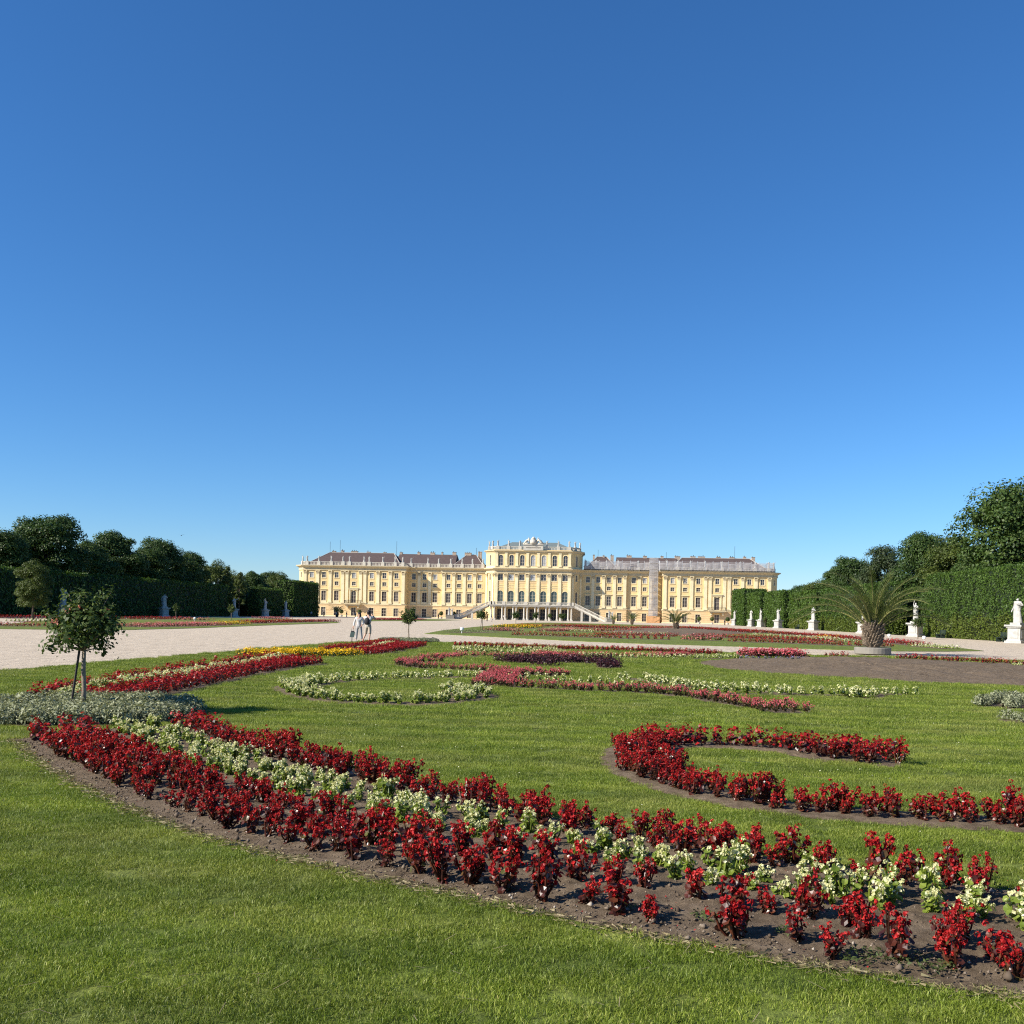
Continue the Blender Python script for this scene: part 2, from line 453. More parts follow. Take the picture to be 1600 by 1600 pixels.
def make_gravel():
    m, nt, b = node_mat('gravel')
    p = worldpos(nt)
    f1 = noise(nt, p, 55, 5, 0.8); f2 = noise(nt, p, 0.25, 4, 0.6); f3 = noise(nt, worldpos(nt, (0.15, 1.2, 1)), 1.0, 4)
    f4 = noise(nt, p, 6.0, 5, 0.75); f5 = noise(nt, worldpos(nt, (2.6, 0.55, 1)), 1.0, 5, 0.8); f6 = noise(nt, worldpos(nt, (0.9, 0.04, 1), R(-3)), 1.0, 4, 0.7)
    c = ramp(nt, f1, [(0.3, (0.34, 0.275, 0.20)), (0.5, (0.565, 0.475, 0.36)), (0.7, (0.72, 0.63, 0.50))])
    c = mixc(nt, ramp(nt, f2, [(0.35, (0, 0, 0)), (0.7, (0.5,) * 3)]), c, (0.55, 0.455, 0.34))
    c = mixc(nt, ramp(nt, f3, [(0.5, (0, 0, 0)), (0.75, (0.3,) * 3)]), c, (0.50, 0.405, 0.30))
    c = mixc(nt, 0.5, c, mixc(nt, 1.0, c, ramp(nt, f4, [(0.3, (0.62,) * 3), (0.7, (1.2,) * 3)]), 'MULTIPLY'))
    c = mixc(nt, 1.0, c, ramp(nt, f5, [(0.3, (0.72, 0.71, 0.69)), (0.7, (1.2, 1.2, 1.2))]), 'MULTIPLY')
    c = mixc(nt, ramp(nt, f6, [(0.52, (0, 0, 0)), (0.7, (0.35,) * 3)]), c, (0.46, 0.375, 0.28))
    nt.links.new(c, b.inputs['Base Color'])
    b.inputs['Roughness'].default_value = 0.95
    b.inputs['Specular IOR Level'].default_value = 0.1
    bump(nt, b, f4, 0.9, 0.06)
    return m
M_GRAVEL = make_gravel()

def make_soil():
    m, nt, b = node_mat('garden_soil')
    p = worldpos(nt)
    a = noise(nt, p, 9, 6, 0.75); f = noise(nt, p, 70, 5, 0.8); g = noise(nt, p, 1.1, 3)
    c = ramp(nt, a, [(0.3, (0.066, 0.047, 0.029)), (0.5, (0.150, 0.112, 0.074)), (0.72, (0.265, 0.205, 0.142))])
    c = mixc(nt, ramp(nt, f, [(0.62, (0, 0, 0)), (0.72, (0.8,) * 3)]), c, (0.30, 0.25, 0.19))
    c = mixc(nt, ramp(nt, g, [(0.4, (0, 0, 0)), (0.7, (0.5,) * 3)]), c, (0.19, 0.142, 0.098))
    nt.links.new(c, b.inputs['Base Color'])
    b.inputs['Roughness'].default_value = 0.95
    b.inputs['Specular IOR Level'].default_value = 0.1
    bump(nt, b, f, 0.9, 0.02)
    return m
M_SOIL = make_soil()
M_GROUND = simple('park_ground', (0.06, 0.08, 0.025), 0.95, 0.3, 0.4)

def make_plaster(name, col, rust=0.0):
    m, nt, b = node_mat(name)
    p = worldpos(nt)
    f = noise(nt, p, 0.6, 5, 0.6); s = noise(nt, worldpos(nt, (2.5, 2.5, 0.35)), 1.0, 4)
    lo = tuple(c * 0.88 for c in col); hi = tuple(min(1, c * 1.08) for c in col)
    c = ramp(nt, f, [(0.3, lo), (0.7, hi)])
    c = mixc(nt, ramp(nt, s, [(0.5, (0, 0, 0)), (0.8, (0.5,) * 3)]), c, tuple(q * 0.62 for q in col))
    if rust:
        sep = nt.nodes.new('ShaderNodeSeparateXYZ'); nt.links.new(p, sep.inputs[0])
        mod = N(nt, 'ShaderNodeMath', operation='MODULO'); nt.links.new(sep.outputs[2], mod.inputs[0]); mod.inputs[1].default_value = rust
        lt = N(nt, 'ShaderNodeMath', operation='LESS_THAN'); nt.links.new(mod.outputs[0], lt.inputs[0]); lt.inputs[1].default_value = 0.07
        c = mixc(nt, lt.outputs[0], c, tuple(q * 0.55 for q in col))
    nt.links.new(c, b.inputs['Base Color'])
    b.inputs['Roughness'].default_value = 0.9
    b.inputs['Specular IOR Level'].default_value = 0.15
    return m
M_WALL = make_plaster('yellow_plaster', (0.74, 0.555, 0.275))
M_RUST = make_plaster('yellow_rusticated_plaster', (0.74, 0.535, 0.29), 0.62)
M_TRIM = make_plaster('pale_yellow_trim', (0.79, 0.68, 0.43))
M_CORN = make_plaster('cornice_plaster', (0.60, 0.50, 0.32))
M_STONE = simple('white_stone', (0.52, 0.485, 0.41), 0.75, 0.16, 2.0, 0.2)
M_STONE2 = simple('grey_stone', (0.21, 0.195, 0.165), 0.8, 0.15, 2.0, 0.2)
M_STATUE = simple('white_marble', (0.41, 0.40, 0.365), 0.65, 0.22, 3.0, 0.1)
M_SASH = simple('window_sash', (0.48, 0.42, 0.33), 0.6, 0.1)
M_ROOF = simple('brown_roof_tiles', (0.096, 0.068, 0.060), 0.85, 0.18, 1.2)
M_RIDGE = simple('ridge_flashing', (0.42, 0.38, 0.33), 0.6, 0.1)
M_LEAD = simple('grey_green_sheet_roof', (0.16, 0.19, 0.18), 0.5, 0.15)
M_BLACK = simple('black_iron', (0.02, 0.02, 0.022), 0.5, 0.1)
M_CHIM = simple('chimney_plaster', (0.42, 0.34, 0.26), 0.9, 0.2)
M_DOOR = simple('dark_doorway', (0.035, 0.032, 0.036), 0.35, 0.2)
M_HOARD = simple('orange_hoarding_board', (0.60, 0.33, 0.15), 0.8, 0.15, 1.0)
M_STEEL = simple('scaffold_steel', (0.62, 0.62, 0.62), 0.45, 0.1, 2.0, 0, 0.3)
M_PLANK = simple('scaffold_plank', (0.40, 0.34, 0.27), 0.85, 0.2)

def make_pane(name, dark, light, thr):
    m, nt, b = node_mat(name)
    oi = nt.nodes.new('ShaderNodeObjectInfo')
    v = noise(nt, worldpos(nt), 0.9, 3)
    a = N(nt, 'ShaderNodeMath', operation='MULTIPLY_ADD'); nt.links.new(v, a.inputs[0]); a.inputs[1].default_value = 0.5
    nt.links.new(oi.outputs['Random'], a.inputs[2])
    nt.links.new(ramp(nt, a.outputs[0], [(0.0, dark), (thr, tuple(c * 1.6 for c in dark)), (min(1, thr + 0.28), light)]), b.inputs['Base Color'])
    b.inputs['Roughness'].default_value = 0.08
    b.inputs['Specular IOR Level'].default_value = 0.5
    return m
M_PANE = make_pane('window_glass', (0.055, 0.045, 0.042), (0.14, 0.12, 0.11), 0.9)
M_PANE_UP = make_pane('upper_window_glass', (0.045, 0.045, 0.055), (0.42, 0.42, 0.42), 1.0)
M_PANE_GREEN = make_pane('tall_window_glass', (0.035, 0.055, 0.055), (0.07, 0.10, 0.10), 0.9)

def make_net():
    m, nt, b = node_mat('white_scaffold_netting')
    f = noise(nt, worldpos(nt, (0.25, 1, 1.4)), 1.2, 4)
    nt.links.new(ramp(nt, f, [(0.3, (0.30, 0.285, 0.28)), (0.7, (0.50, 0.48, 0.47))]), b.inputs['Base Color'])
    b.inputs['Roughness'].default_value = 0.8
    t = nt.nodes.new('ShaderNodeBsdfTransparent')
    mx = nt.nodes.new('ShaderNodeMixShader'); mx.inputs[0].default_value = 0.38
    nt.links.new(b.outputs[0], mx.inputs[1]); nt.links.new(t.outputs[0], mx.inputs[2])
    nt.links.new(mx.outputs[0], nt.nodes['Material Output'].inputs[0])
    return m
M_NET = make_net()

M_TREE = [foliage('chestnut_leaves', [(0.0, (0.022, 0.048, 0.014)), (0.5, (0.046, 0.084, 0.022)), (1.0, (0.085, 0.125, 0.034))], 0.22, 0.5, (0.22, 0.4), 0.25),
          foliage('lime_tree_leaves', [(0.0, (0.038, 0.060, 0.014)), (0.5, (0.070, 0.098, 0.022)), (1.0, (0.115, 0.142, 0.038))], 0.25, 0.5, (0.25, 0.35), 0.25),
          foliage('blossoming_tree_leaves', [(0.0, (0.024, 0.042, 0.016)), (0.6, (0.050, 0.075, 0.026)), (0.85, (0.10, 0.11, 0.06)), (1.0, (0.20, 0.19, 0.13))], 0.2, 0.5)]
M_HEDGE = foliage('hornbeam_hedge_leaves', [(0.0, (0.030, 0.068, 0.012)), (0.5, (0.060, 0.112, 0.020)), (1.0, (0.098, 0.155, 0.034))], 0.25, 0.5, (0.35, 0.4))
M_HEDGE2 = foliage('young_hedge_leaves', [(0.0, (0.060, 0.092, 0.014)), (0.5, (0.100, 0.140, 0.022)), (1.0, (0.155, 0.185, 0.040))], 0.3, 0.5, (0.8, 0.25))
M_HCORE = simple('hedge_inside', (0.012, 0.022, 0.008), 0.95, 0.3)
M_BARK = simple('tree_bark', (0.075, 0.058, 0.043), 0.95, 0.3, 4.0, 0.5)
M_BARK2 = simple('pale_stem_bark', (0.24, 0.19, 0.14), 0.9, 0.25, 9.0, 0.4)
M_STAKE = simple('dark_wood_stake', (0.05, 0.042, 0.038), 0.9, 0.2, 5.0)
M_ROSE = foliage('rose_leaves', [(0.0, (0.026, 0.048, 0.014)), (0.5, (0.060, 0.095, 0.024)), (0.85, (0.115, 0.155, 0.036)), (1.0, (0.18, 0.15, 0.045))], 0.3, 0.5, None, 0.2)
M_ROSEB = foliage('rose_blooms', [(0.0, (0.75, 0.22, 0.10)), (1.0, (0.82, 0.36, 0.28))], 0.2)
M_PALM = foliage('palm_leaflets', [(0.0, (0.042, 0.066, 0.014)), (0.5, (0.090, 0.125, 0.030)), (0.85, (0.150, 0.175, 0.048)), (1.0, (0.22, 0.20, 0.07))], 0.3, 0.4, None, 0.4)
M_RACHIS = simple('palm_rachis', (0.17, 0.17, 0.055), 0.6, 0.2)
M_BOOT = simple('palm_leaf_bases', (0.20, 0.155, 0.11), 0.9, 0.35, 6.0, 0.4)
M_GRASS = foliage('grass_blades', [(0.0, (0.070, 0.108, 0.012)), (0.4, (0.156, 0.215, 0.030)), (0.8, (0.278, 0.335, 0.074)), (1.0, (0.58, 0.54, 0.26))], 0.33, 0.45, (0.9, 0.5), 0.25, (0.55, 0.45, (0.36, 0.34, 0.12)))

PLANT_MATS = {
 'red': (foliage('red_begonia_leaves', [(0.0, (0.024, 0.012, 0.008)), (0.45, (0.080, 0.020, 0.013)), (0.75, (0.14, 0.045, 0.022)), (0.88, (0.085, 0.080, 0.022)), (1.0, (0.13, 0.14, 0.035))], 0.3, 0.35, None, 0.5),
         foliage('red_begonia_petals', [(0.0, (0.17, 0.007, 0.008)), (0.5, (0.37, 0.015, 0.016)), (0.88, (0.55, 0.028, 0.026)), (1.0, (0.70, 0.10, 0.07))], 0.3, 0.45)),
 'white': (foliage('white_begonia_leaves', [(0.0, (0.080, 0.125, 0.016)), (0.5, (0.165, 0.225, 0.030)), (1.0, (0.31, 0.36, 0.060))], 0.35, 0.35, None, 0.5),
           foliage('white_begonia_petals', [(0.0, (0.50, 0.50, 0.20)), (0.5, (0.68, 0.66, 0.36)), (1.0, (0.80, 0.78, 0.58))], 0.3, 0.5)),
 'pink': (foliage('pink_begonia_leaves', [(0.0, (0.030, 0.030, 0.012)), (0.5, (0.075, 0.045, 0.022)), (1.0, (0.10, 0.095, 0.03))], 0.3, 0.35),
          foliage('pink_begonia_petals', [(0.0, (0.52, 0.060, 0.085)), (0.5, (0.70, 0.15, 0.18)), (1.0, (0.78, 0.34, 0.32))], 0.3, 0.5)),
 'yellow': (foliage('marigold_leaves', [(0.0, (0.030, 0.055, 0.012)), (1.0, (0.07, 0.10, 0.02))], 0.3),
            foliage('marigold_petals', [(0.0, (0.72, 0.38, 0.008)), (0.5, (0.80, 0.50, 0.010)), (1.0, (0.84, 0.62, 0.03))], 0.25)),
 'purple': (foliage('purple_foliage', [(0.0, (0.016, 0.008, 0.010)), (1.0, (0.055, 0.020, 0.024))], 0.2, 0.4),
            foliage('purple_leaf_tips', [(0.0, (0.032, 0.012, 0.018)), (1.0, (0.095, 0.030, 0.036))], 0.2, 0.4)),
 'lavender': (foliage('lavender_leaves', [(0.0, (0.06, 0.07, 0.05)), (1.0, (0.10, 0.11, 0.09))], 0.2),
              foliage('lavender_flowers', [(0.0, (0.22, 0.19, 0.42)), (1.0, (0.38, 0.35, 0.55))], 0.2)),
 'silver': (foliage('silver_leaves', [(0.0, (0.062, 0.078, 0.036)), (0.5, (0.145, 0.165, 0.085)), (1.0, (0.29, 0.305, 0.185))], 0.2, 0.6),
            foliage('silver_leaf_tips', [(0.0, (0.10, 0.12, 0.060)), (0.5, (0.215, 0.235, 0.13)), (1.0, (0.40, 0.41, 0.27))], 0.2, 0.6)),
}

# ------------------------------------------------------------------ the setting
mb = MB(); mb.poly([(-4000, -1500, -0.06), (4000, -1500, -0.06), (4000, 6000, -0.06), (-4000, 6000, -0.06)])
tag(mb.build('ground', M_GROUND), kind='structure')
mb = MB(); mb.poly([(-63, -40, 0), (63, -40, 0), (63, 300, 0), (110, 300, 0), (110, 343.5, 0), (-110, 343.5, 0), (-110, 300, 0), (-63, 300, 0)])
tag(mb.build('gravel_path', M_GRAVEL), kind='structure')
mb = MB(); mb.prism([tuple(p) for p in OUTLINE['lawn_near']], -0.02, 0.03)
tag(mb.build('lawn', M_LAWN), kind='structure')
for k in ('lawn_mid', 'lawn_left', 'lawn_far'):
    mb = MB()
    pts = [tuple(p) for p in OUTLINE[k]]
    if k == 'lawn_left': pts = [(max(-60, x), y) for x, y in pts]
    mb.prism(pts, -0.02, 0.03)
    tag(mb.build('lawn', M_LAWN), kind='structure')

# soil of the beds
SOIL_POLYS = []
def fbm(x, y, s):
    return mnoise.fractal(Vector((x * s, y * s, 0.3)), 0.6, 2.1, 5)

def bed_between(lo, hi, n, k, h, rough, name):
    lo = resample(lo, n); hi = resample(hi, n)
    V = []; F = []
    for i in range(n):
        for j in range(k + 1):
            s = j / k
            x, y = lo[i] * (1 - s) + hi[i] * s
            z = 0.032 + h * min(1, 4 * s * (1 - s) * 1.6) + (rough * fbm(x, y, 3.5) + rough * 0.8 * fbm(x, y, 11)) * min(1, 8 * s * (1 - s))
            V.append((x, y, max(0.031, z)))
    for i in range(n - 1):
        for j in range(k):
            a = i * (k + 1) + j
            F.append((a, a + k + 1, a + k + 2, a + 1))
    me = np_mesh(name, V, F, M_SOIL, smooth=True)
    return tag(link(name, me), kind='structure'), lo, hi

main_lo = smooth_line(OUTLINE['main_lower'], 200, 8)
main_hi = smooth_line(OUTLINE['main_upper'], 200, 8)
bed_between(main_lo, main_hi, 420, 56, 0.035, 0.018, 'bed_soil')
SOIL_POLYS.append([tuple(p) for p in resample(main_lo, 60)] + [tuple(p) for p in resample(main_hi, 60)][::-1])
ext_lo = np.array([tuple(main_lo[-1]), (24.2, 4.38), (26.0, 4.30), (29.0, 4.45)]); ext_hi = np.array([tuple(main_hi[-1]), (25.0, 6.06), (26.6, 5.92), (29.5, 6.05)])
bed_between(ext_lo, ext_hi, 90, 24, 0.035, 0.018, 'bed_soil')
SOIL_POLYS.append([tuple(p) for p in ext_lo] + [tuple(p) for p in ext_hi][::-1])
left_lo = smooth_line(OUTLINE['left_lower'], 100, 6); left_hi = smooth_line(OUTLINE['left_upper'], 100, 6)
bed_between(left_lo, left_hi, 120, 14, 0.03, 0.015, 'bed_soil')
SOIL_POLYS.append([tuple(p) for p in resample(left_lo, 40)] + [tuple(p) for p in resample(left_hi, 40)][::-1])

def soil_ribbon(line, w):
    a, b, _ = ribbon(line, w)
    SOIL_POLYS.append([tuple(p) for p in a[::4]] + [tuple(p) for p in b[::4]][::-1])
    return a, b
c_red = smooth_line(OUTLINE['c_red'], 240, 5); c_white = smooth_line(OUTLINE['c_white'], 240, 4)
def var_w(n, segs):
    t = np.linspace(0, 1, n); return np.interp(t, [s[0] for s in segs], [s[1] for s in segs])
def vert_w(pts, ws, n=240):
    p = np.array(pts); d = np.r_[0, np.cumsum(np.linalg.norm(np.diff(p, axis=0), axis=1))]
    return np.interp(np.linspace(0, d[-1], n), d, ws)
W_CR = vert_w(OUTLINE['c_red'], [1.0, 1.15, .9, .45, .42, .45, .55, .65, .68, .62, .5, .42] + [.42] * (len(OUTLINE['c_red']) - 12))
W_CW = var_w(240, [(0, .7), (.10, .8), (.18, .42), (.5, .42), (.58, .8), (.66, .7), (.74, .36), (1, .36)])
def wribbon(line, W, extra):
    t = np.gradient(line, axis=0); t /= (np.linalg.norm(t, axis=1, keepdims=True) + 1e-9)
    nrm = np.stack([-t[:, 1], t[:, 0]], axis=1)
    return line + nrm * (W[:, None] / 2 + extra), line - nrm * (W[:, None] / 2 + extra), nrm
for line, W in ((c_red, W_CR), (c_white, W_CW)):
    a, b, _ = wribbon(line, W, 0.13)
    bed_between(a, b, 300, 10, 0.02, 0.012, 'bed_soil')
    SOIL_POLYS.append([tuple(p) for p in a[::6]] + [tuple(p) for p in b[::6]][::-1])
V = []; F = []
for key, (pts, w) in STRIPS.items():
    line = smooth_line(pts, 40, 1)
    a, b, _ = ribbon(line, w + 0.28)
    SOIL_POLYS.append([tuple(p) for p in a[::3]] + [tuple(p) for p in b[::3]][::-1])
    o = len(V)
    for i in range(40):
        V.append((a[i, 0], a[i, 1], 0.035)); V.append((b[i, 0], b[i, 1], 0.035))
    for i in range(39):
        F.append((o + 2 * i, o + 2 * i + 1, o + 2 * i + 3, o + 2 * i + 2))
tag(link('bed_soil', np_mesh('bed_soil', V, F, M_SOIL)), kind='structure')

# old bed outlines worn into the lawn, furrow shade painted as flat dark ribbons
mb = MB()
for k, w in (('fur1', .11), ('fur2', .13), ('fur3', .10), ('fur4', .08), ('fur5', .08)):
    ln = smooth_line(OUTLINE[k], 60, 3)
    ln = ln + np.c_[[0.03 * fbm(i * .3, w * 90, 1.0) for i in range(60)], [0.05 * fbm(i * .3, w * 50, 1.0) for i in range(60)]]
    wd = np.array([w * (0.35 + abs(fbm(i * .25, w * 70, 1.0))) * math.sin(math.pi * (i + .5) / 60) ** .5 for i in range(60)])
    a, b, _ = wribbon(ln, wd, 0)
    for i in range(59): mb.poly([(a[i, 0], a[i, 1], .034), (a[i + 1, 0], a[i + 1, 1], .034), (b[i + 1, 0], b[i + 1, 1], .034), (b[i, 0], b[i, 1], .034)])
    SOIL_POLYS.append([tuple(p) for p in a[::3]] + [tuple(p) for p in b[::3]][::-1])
tag(mb.build('lawn_furrow_shade', simple('worn_line_shade', (.045, .062, .018), .95, .4, 9.0)), kind='structure')

def mound(key, h, step):
    poly = [tuple(p) for p in OUTLINE[key]]
    SOIL_POLYS.append(poly)
    cx = sum(p[0] for p in poly) / len(poly); cy = sum(p[1] for p in poly) / len(poly)
    ring = resample(poly + [poly[0]], 160)[:-1]
    V = []; F = []; K = 16
    n = len(ring)
    for j in range(K + 1):
        s = 1 - j / K
        for i in range(n):
            x = cx + (ring[i, 0] - cx) * s; y = cy + (ring[i, 1] - cy) * s
            z = 0.033 + h * (1 - s ** 2.2) + (0 if j == 0 else 0.07 * fbm(x, y, 0.9) + 0.045 * fbm(x, y, 3.2))
            V.append((x, y, max(0.033, z)))
    for j in range(K):
        for i in range(n):
            i2 = (i + 1) % n
            F.append((j * n + i, j * n + i2, (j + 1) * n + i2, (j + 1) * n + i))
    tag(link('bed_soil', np_mesh('bed_soil', V, F, M_SOIL, smooth=True)), kind='structure')
mound('soil_mound', 0.14, 0.3)
mound('soil_mid', 0.3, 0.5)

# ------------------------------------------------------------------ the palace
PX, PYO = -0.7, 0.0
palace = empty('palace', (PX, 340, 0))
tag(palace, 'long pale yellow baroque palace with brown roofs and a taller pillared centre', 'palace')
def PL(x, y, z=0.0): return (x, y - 340, z)      # plan to palace-local

half = [(13, 339), (16.6, 343.8), (32, 343.8), (32, 344.4), (44, 344.4), (44, 340), (80, 340), (82.3, 343), (82.3, 370)]
front = [(-x, y) for x, y in reversed(half)] + half
GW = dict(w=1.6, z0=0.3, z1=3.15); MW = dict(w=1.6, z0=5.5, z1=8.8); ZW = dict(w=1.35, z0=10.8, z1=12.1); TW = dict(w=1.35, z0=13.4, z1=15.3)

def window_mesh(w, h, arch, style):
    """frame, pane, sash in local coords: wall face at y=0, opening bottom at z=0"""
    fr = MB(); pn = MB(); sh = MB()
    t = 0.16 if style != 'big' else 0.12
    r = w / 2
    hs = h - r if arch else h
    fr.box(-r - t, -r + 0.001, -0.05, 0.22, 0, hs); fr.box(r - 0.001, r + t, -0.05, 0.22, 0, hs)
    fr.box(-r - t - 0.1, r + t + 0.1, -0.13, 0.22, -0.17, 0.0)
    if arch:
        n = 10
        for i in range(n):
            a0 = math.pi * i / n; a1 = math.pi * (i + 1) / n
            o = r + t
            q = [(r * math.cos(a0), hs + r * math.sin(a0)), (o * math.cos(a0), hs + o * math.sin(a0)),
                 (o * math.cos(a1), hs + o * math.sin(a1)), (r * math.cos(a1), hs + r * math.sin(a1))]
            fr.poly([(x, -0.05, z) for x, z in q])
            fr.poly([(q[0][0], -0.05, q[0][1]), (q[3][0], -0.05, q[3][1]), (q[3][0], 0.22, q[3][1]), (q[0][0], 0.22, q[0][1])])
            fr.poly([(q[1][0], -0.05, q[1][1]), (q[2][0], -0.05, q[2][1]), (q[2][0], 0.03, q[2][1]), (q[1][0], 0.03, q[1][1])])
        pn.poly([(-r, 0.2, 0), (r, 0.2, 0)] + [(r * math.cos(math.pi * i / n), 0.2, hs + r * math.sin(math.pi * i / n)) for i in range(n + 1)])
    else:
        fr.box(-r - t, r + t, -0.06, 0.22, h, h + t)
        pn.poly([(-r, 0.2, 0), (r, 0.2, 0), (r, 0.2, h), (-r, 0.2, h)])
    if style == 'main':
        fr.box(-r - 0.42, r + 0.42, -0.34, 0.02, h + 0.52, h + 0.66); fr.box(-r - 0.3, r + 0.3, -0.2, 0.02, h + 0.40, h + 0.52)
        fr.box(-r - 0.22, r + 0.22, -0.07, 0.02, -0.75, -0.17)
    if style == 'door':
        for s in (-1, 1):
            x = s * (r + 0.42)
            fr.box(x - 0.18, x + 0.18, -0.3, 0.02, 0, h + 0.25)
        fr.box(-r - 0.8, r + 0.8, -0.45, 0.02, h + 0.35, h + 0.75); fr.box(-r - 1.0, r + 1.0, -0.6, 0.02, h + 0.75, h + 0.95)
        fr.box(-0.3, 0.3, -0.25, 0.0, h - 0.05, h + 0.35)
    if style == 'big':
        fr.box(-r - 0.55, r + 0.55, -0.1, 0.02, h + 1.0, h + 1.12); fr.box(-r - 0.55, r + 0.55, -0.1, 0.02, h + 1.75, h + 1.85)
    b = 0.05
    sh.box(-b, b, 0.14, 0.19, 0, h - 0.02)
    sh.box(-r, -r + 0.08, 0.14, 0.19, 0, hs); sh.box(r - 0.08, r, 0.14, 0.19, 0, hs); sh.box(-r, r, 0.13, 0.19, 0, 0.09)
    for q in ({'main': (0.33, 0.66), 'ground': (0.36, 0.7), 'door': (0.33, 0.6), 'big': (0.22, 0.45, 0.68), 'attic': (0.3, 0.62)}.get(style, (0.55,))):
        sh.box(-r + 0.08, -b, 0.145, 0.185, h * q - 0.04, h * q + 0.04); sh.box(b, r - 0.08, 0.145, 0.185, h * q - 0.04, h * q + 0.04)
    return fr, pn, sh

WCACHE = {}
def place_window(x, y, z0, w, h, arch, style, ang, pane):
    key = (w, round(h, 2), arch, style)
    if key not in WCACHE:
        fr, pn, sh = window_mesh(w, h, arch, style)
        WCACHE[key] = (fr.mesh('window', M_TRIM), pn.mesh('pane', M_PANE), sh.mesh('sash', M_SASH), {})
    fm, pm, sm, var = WCACHE[key]
    if pane.name not in var:
        q = pm.copy(); q.materials[0] = pane; var[pane.name] = q
    o = link('window', fm, PL(x, y, z0), ang, palace)
    link('pane', var[pane.name], (0, 0, 0), 0, o); link('sash', sm, (0, 0, 0), 0, o)
    return o

wall_groups = {}
def wall(P0, P1, z0, z1, ops, mi):
    m = wall_groups.setdefault(mi, MB())
    P0 = Vector(P0); P1 = Vector(P1); L = (P1 - P0).length; d = (P1 - P0) / L
    def pt(s, z): q = P0 + d * s; return PL(q.x, q.y, z)
    xs = sorted({0, L} | {o[0] for o in ops} | {o[1] for o in ops})
    zs = sorted({z0, z1} | {o[2] for o in ops} | {o[3] for o in ops})
    for i in range(len(xs) - 1):
        run = None
        for k in range(len(zs) - 1):
            cx = (xs[i] + xs[i + 1]) / 2; cz = (zs[k] + zs[k + 1]) / 2
            if any(o[0] < cx < o[1] and o[2] < cz < o[3] for o in ops):
                continue
            m.poly([pt(xs[i], zs[k]), pt(xs[i + 1], zs[k]), pt(xs[i + 1], zs[k + 1]), pt(xs[i], zs[k + 1])])
    for o in ops:
        if o[4]:
            r = (o[1] - o[0]) / 2; c = (o[0] + o[1]) / 2; hs = o[3] - r; n = 10
            for s in (-1, 1):
                arc = [(c + s * r * math.cos(math.pi / 2 * i / n), hs + r * math.sin(math.pi / 2 * i / n)) for i in range(n + 1)]
                for i in range(n):
                    q = [pt(c + s * r, o[3]), pt(*arc[i]), pt(*arc[i + 1])]
                    m.poly(q)

def bays(P0, P1, cols, kind):
    """cols: list of (x centre on plan, style). cuts openings and hangs the windows"""
    P0v = Vector(P0); P1v = Vector(P1); L = (P1v - P0v).length; d = (P1v - P0v) / L
    ang = math.atan2(d.y, d.x)
    og = []; om = []; oa = []
    for c, specs in cols:
        for (w, z0, z1, arch, style, pane) in specs:
            s = c
            q = P0v + d * s
            place_window(q.x, q.y, z0, w, z1 - z0, arch, style, ang, pane)
            op = (s - w / 2, s + w / 2, z0, z1, arch)
            (og if z1 < 4.4 else oa if z0 > 18 else om).append(op)
    wall(P0, P1, 0, 4.45, og, 'ground')
    wall(P0, P1, 4.45, 17.7, om, 'main')
    return oa

STD = [(1.6, 0.3, 3.15, False, 'ground', M_PANE), (1.6, 5.5, 8.8, False, 'main', M_PANE), (1.35, 10.8, 12.1, False, 'small', M_PANE), (1.35, 13.4, 15.3, False, 'top', M_PANE_UP)]
BAL = [(1.6, 0.3, 3.15, False, 'ground', M_PANE), (1.7, 4.75, 9.0, True, 'door', M_PANE), (1.35, 10.8, 12.1, False, 'small', M_PANE), (1.35, 13.4, 15.3, False, 'top', M_PANE_UP)]
NAR = [(0.9, 5.5, 8.8, True, 'arch', M_PANE), (0.9, 13.4, 15.3, True, 'arch', M_PANE)]
CEN = [(1.9, 0.02, 3.8, False, 'ground', M_DOOR), (2.0, 5.3, 10.0, True, 'big', M_PANE_GREEN), (1.8, 13.5, 15.6, False, 'top', M_PANE_UP)]
CEA = (1.55, 18.5, 22.2, True, 'attic', M_PANE)
CCH = [(1.15, 5.5, 10.0, True, 'arch', M_PANE), (1.0, 13.5, 15.6, False, 'top', M_PANE)]
END_X = [47.2, 51.4, 55.8, 62.1, 68.2, 72.7, 77.0]; REC_X = [34.4, 38.1, 41.9]; WNG_X = [18.7, 22.2, 25.9, 29.6]
CEN_X = [-11.04 + 3.68 * i for i in range(7)]
def seg(a, b, xs, specs_fn):
    L = math.dist(a, b)
    cols = [((x - a[0]) / (b[0] - a[0]) * L, specs_fn(x)) for x in xs]
    return bays(a, b, cols, '')
for i in range(len(front) - 1):
    a, b = front[i], front[i + 1]
    ax = (abs(a[0]) + abs(b[0])) / 2
    if abs(a[0] - b[0]) < 0.01:
        wall(a, b, 0, 4.45, [], 'ground'); wall(a, b, 4.45, 17.7, [], 'main')
    elif a[0] == -13:
        seg(a, b, CEN_X, lambda x: CEN)
    elif ax < 16: seg(a, b, [(a[0] + b[0]) / 2], lambda x: CCH)
    elif ax < 31: seg(a, b, sorted((1 if a[0] > 0 else -1) * x for x in WNG_X), lambda x: STD)
    elif ax < 43: seg(a, b, sorted((1 if a[0] > 0 else -1) * x for x in REC_X), lambda x: STD)
    elif ax < 79: seg(a, b, sorted((1 if a[0] > 0 else -1) * x for x in END_X), lambda x: BAL if abs(abs(x) - 62.1) < 0.1 else STD)
    else: seg(a, b, [(a[0] + b[0]) / 2], lambda x: NAR)
